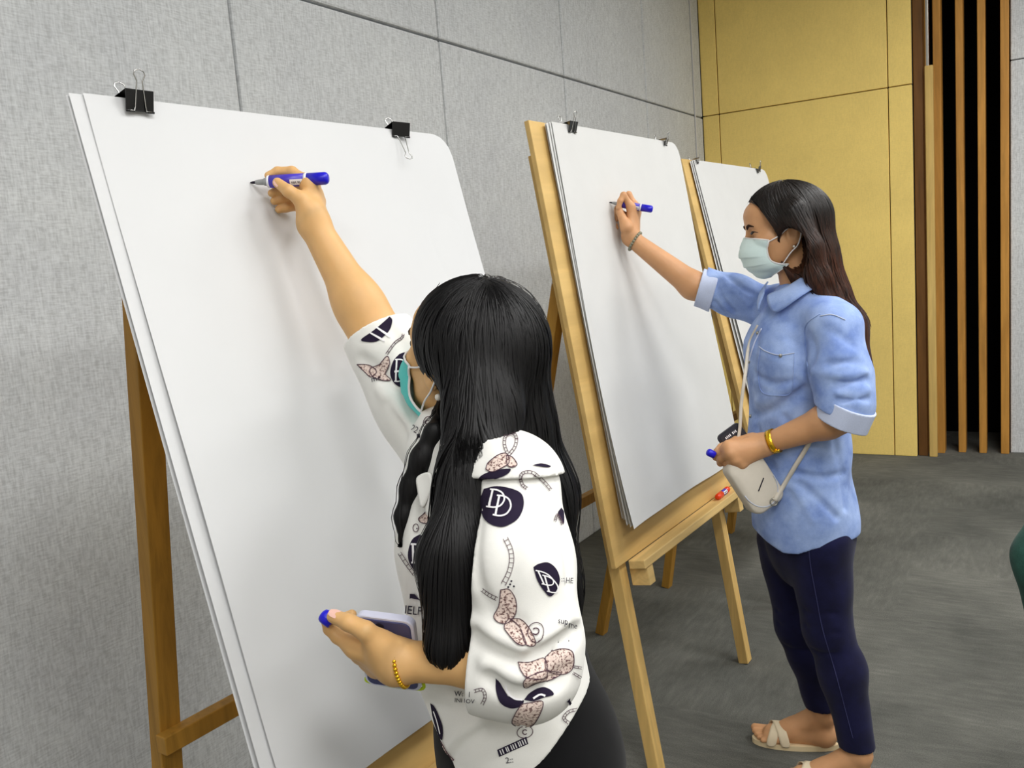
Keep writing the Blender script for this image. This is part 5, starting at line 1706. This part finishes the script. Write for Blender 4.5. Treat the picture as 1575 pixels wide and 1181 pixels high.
for u, v, rx, ry, rot in ((824, 972, 12, 15, 0.1), (659, 650, 6, 9, 0.3), (641, 812, 4.5, 6, 0), (807, 1125, 12, 9, -0.2)):
    Print(0.0020).ribbon(ring_pts(u, v, rx, ry, rot), 1.2, True).build('print_ring', M['print_line'])
def arc_c(u, v, r, flip, w):
    Print(0.0022).ribbon([(u + flip * r * math.cos(t), v + r * math.sin(t)) for t in np.linspace(0.7, 5.6, 9)], w).build('print_lettering', M['print_line'])
for u, v, r, fl_, w in ((824, 971, 5, -1, 1.8), (659, 650, 3, 1, 1.6), (807, 1125, 3.5, 1, 1.5)): arc_c(u, v, r, fl_, w)
def rope(pts, w):
    q = [x[:2] for x in spline([np.array([a, b, 0.0]) for a, b in pts], 5)]
    lt, rt = [], []
    for i in range(len(q)):
        t = unit(q[min(i + 1, len(q) - 1)] - q[max(i - 1, 0)]); n = np.array([-t[1], t[0]]) * w / 2
        lt.append(q[i] - n); rt.append(q[i] + n)
    ln_ = Print(0.0018)
    ln_.ribbon(lt, 1.0, sm=0); ln_.ribbon(rt, 1.0, sm=0)
    for i in range(1, len(q) - 1, 2): ln_.ribbon([lt[i], rt[i]], 0.9, sm=0)
    ln_.build('print_rope', M['print_line'])
rope([(780, 697), (776, 685), (778, 672), (788, 668), (794, 674), (792, 688), (783, 700)], 4)
rope([(777, 828), (785, 845), (787, 862), (783, 880), (774, 898)], 7)
rope([(846, 754), (836, 742), (820, 728), (806, 727), (800, 734), (803, 746), (810, 752)], 4)
rope([(742, 906), (752, 913), (765, 920)], 5); rope([(880, 1024), (893, 1027)], 3); rope([(880, 1034), (892, 1042)], 3)
rope([(730, 1062), (742, 1060), (747, 1070), (742, 1082)], 4); rope([(890, 1090), (874, 1094), (866, 1104), (874, 1112)], 4)
rope([(616, 850), (628, 868), (640, 884)], 5); rope([(595, 545), (607, 528), (618, 520), (620, 514)], 3)
rope([(852, 802), (856, 792), (864, 808)], 3)
tx = Print(0.0022)
Print(0.0022).text('HELP', 616, 942, 13, 0.10, 0.85).build('print_lettering', M['print_dark'])
tx.text('::', 650, 947, 9, 0.1).text('HE', 867, 897, 9, 0.05, 0.8).text('::', 861, 894, 8).text('sup', 857, 959, 9, 0.10, 0.8).text('me', 872, 964, 10, 0.12, 0.8)
tx.text('me', 573, 588, 9, -0.2, 0.9).text('22', 632, 662, 10, 0.5, 0.8).text('ne', 710, 903, 8, 0.1, 0.9).text('We  I', 700, 1069, 8, 0.06, 0.9).text('INNOV', 700, 1078, 6, 0.06, 1.1).text('2::', 778, 1173, 9, -0.15)
tx.blob([(870, 1078), (875, 1072), (880, 1080), (874, 1088)], 0).blob([(643, 668), (648, 668), (648, 674), (643, 674)], 0).dot(709, 872, 4).dot(662, 660, 1.5).dot(643, 813, 1.2)
for u, v in ((787, 893), (785, 898), (791, 901), (782, 902)): tx.dot(u, v, 1.6)
tx.blob([(632, 912), (640, 913), (650, 924), (632, 920)], 0)
q = affine((765, 1152), (44, -20), (3, 11))
o = tx.build('print_lettering', M['print_dark'])
o['kind'] = 'stuff'
br = Print(0.0022).blob([q(0, 0), q(1, 0), q(1, 1), q(0, 1)], 0); br.build('print_bar', M['print_dark'])
bl_ = Print(0.0026)
for k in (0.08, 0.16, 0.28, 0.34, 0.45, 0.52, 0.60, 0.70, 0.76, 0.84, 0.92): bl_.ribbon([q(k, 0.15), q(k + 0.02, 0.85)], 1.5, sm=0)
bl_.build('print_letters', M['print_white'])
# ------------------------------------------------------------------ person in a green jacket at the edge of the frame
M['green'] = cloth_mat('dark_green_cloth', srgb(44, 84, 74), 0.7, 700, 0.12, srgb(30, 62, 54))
F3 = unit(np.array([-0.50, 0.86, 0])); L3 = np.cross(Z, F3)
B3 = D(1890, 770, 1.62) * np.array([1, 1, 0])
W3 = empty('person', B3, 'person in a crumpled dark green jacket and dark trousers at the picture edge', 'person')
P3 = lambda f, l, z: B3 + F3 * f + L3 * l + Z * z
shR3, el3, wr3 = P3(-0.01, -0.175, 1.27), P3(-0.04, -0.235, 1.0), P3(0.17, -0.17, 0.98)
T3, *A3 = head_frame(P3(0.03, 0, 1.50), math.atan2(F3[1], F3[0]), 0.0)
g3 = Group(0.03)
g3.cone(P3(0, 0, 1.24), T3(-0.02, 0, -0.06), 0.055, 0.052)
g3.chain([P3(0, 0, 1.18), P3(0, 0, 1.0), P3(0, 0, 0.84)], [0.14, 0.12, 0.14], (F3, 0.7))
g3.chain([shR3, el3, wr3], [0.044, 0.036, 0.026]); g3.cone(P3(0, 0, 1.27), shR3, 0.05, 0.045)
shL3, elL3, wrL3 = P3(-0.01, 0.175, 1.27), D(1622, 858, 1.50), D(1632, 1060, 1.50)
g3.chain([shL3, elL3, wrL3], [0.044, 0.036, 0.026]); g3.cone(P3(0, 0, 1.27), shL3, 0.05, 0.045)
hg3 = Group(0.006)
for w_, e_, sgn in ((wr3, el3, 1), (wrL3, elL3, -1)):
    d_ = unit(w_ - e_); x_ = unit(np.cross(d_, L3)); y_ = np.cross(x_, d_) * sgn
    for k in range(4):
        b_ = w_ + d_ * 0.085 + x_ * (0.028 - 0.018 * k)
        hand_chain(hg3, [b_, b_ + d_ * 0.036 + y_ * 0.010, b_ + d_ * 0.052 + y_ * 0.026, b_ + d_ * 0.050 + y_ * 0.042], [0.010, 0.009, 0.008, 0.007])
        hg3.cone(w_, b_, 0.017, 0.012, None, 0.015)
    hand_chain(hg3, [w_ + d_ * 0.03 + x_ * 0.02, w_ + d_ * 0.06 + x_ * 0.045 + y_ * 0.02, w_ + d_ * 0.09 + x_ * 0.048 + y_ * 0.03], [0.014, 0.011, 0.009])
for s_ in (-1, 1):
    g3.chain([P3(0, 0.085 * s_, 0.82), P3(0.02, 0.09 * s_, 0.45), P3(-0.01, 0.09 * s_, 0.08)], [0.075, 0.048, 0.033])
    g3.cone(P3(-0.02, 0.09 * s_, 0.035), P3(0.15, 0.10 * s_, 0.03), 0.03, 0.024)
link('body', surf_mesh([surface(Field([head_group(T3, A3, 1.0), g3, hg3], 0.012), B3 + np.array([-0.5, -0.5, -0.01]), B3 + np.array([0.5, 0.5, 1.68]), 0.0055)]), M['skin2'], W3)
headF3 = Field([head_group(T3, A3, 1.0)], 0.012)
face_parts(W3, T3, A3, headF3)
j3 = Group(0.03)
j3.chain([P3(0, 0, 1.20), P3(0, 0, 1.0), P3(0, 0, 0.70)], [0.168, 0.165, 0.175], (F3, 0.78))
j3.cut(P3(0, 0, 0.80), -Z)
j3.cone(P3(0, 0, 1.27), shR3, 0.075, 0.072); j3.cone(P3(0, 0, 1.27), shL3, 0.075, 0.072)
j3.waves(0.004, (34, 46, 58), 21)
def slv(sh, e, w):
    s_ = Group(0.025)
    s_.chain([sh, e + (sh - e) * 0.25, e], [0.072, 0.060, 0.056]); s_.cone(e, e + (w - e) * 1.1, 0.056, 0.044)
    s_.cut(e + (w - e) * 0.8, w - e)
    for k in range(4):
        c_ = e + (sh - e) * (0.10 + 0.14 * k)
        s_.groove([c_ - F3 * 0.07 + Z * 0.02 * (k % 2), c_ + L3 * -0.06, c_ + F3 * 0.06 - Z * 0.02], 0.010, 0.008 if k % 2 == 0 else -0.006)
    s_.waves(0.003, (50, 70), 22)
    return s_
link('jacket', surf_mesh([surface(Field([j3, slv(shR3, el3, wr3), slv(shL3, elL3, wrL3)], 0.015, 0.012), B3 + np.array([-0.5, -0.5, 0.6]), B3 + np.array([0.5, 0.5, 1.45]), 0.0055)]), M['green'], W3)
t3 = Group(0.03)
t3.chain([P3(0, 0, 0.95), P3(0, 0, 0.80)], [0.13, 0.145], (F3, 0.75))
for s_ in (-1, 1): t3.chain([P3(0, 0.085 * s_, 0.80), P3(0.02, 0.09 * s_, 0.45), P3(-0.01, 0.09 * s_, 0.06)], [0.095, 0.072, 0.062])
t3.cut(P3(0, 0, 0.055), -Z)
link('trousers', surf_mesh([surface(Field([t3], 0.01), B3 + np.array([-0.4, -0.4, 0.0]), B3 + np.array([0.4, 0.4, 1.1]), 0.008)]), M['trousers'], W3)
for s_ in (-1, 1):
    q3 = Group(0.02); q3.cone(P3(-0.03, 0.09 * s_, 0.036), P3(0.16, 0.10 * s_, 0.032), 0.038, 0.033); q3.cut(P3(0, 0, 0.002), -Z)
    link('shoe', surf_mesh([surface(Field([q3], 0.01), P3(0.05, 0.09 * s_, 0) - 0.22, P3(0.05, 0.09 * s_, 0.1) + 0.22, 0.007)]), M['trousers'], W3)
h3 = Group(0.03)
h3.ell(T3(-0.018, 0, 0.036), (0.108, 0.088, 0.096), A3); h3.ell(T3(-0.05, 0, -0.03), (0.06, 0.078, 0.09), A3)
h3.ell(T3(0.088, 0, -0.02), (0.08, 0.08, 0.10), A3, 0.01, True)
link('hair', surf_mesh([surface(Field([h3], 0.01), T3(-0.02, 0, 0) - 0.2, T3(-0.02, 0, 0) + 0.2, 0.006)]), M['hair1'], W3)
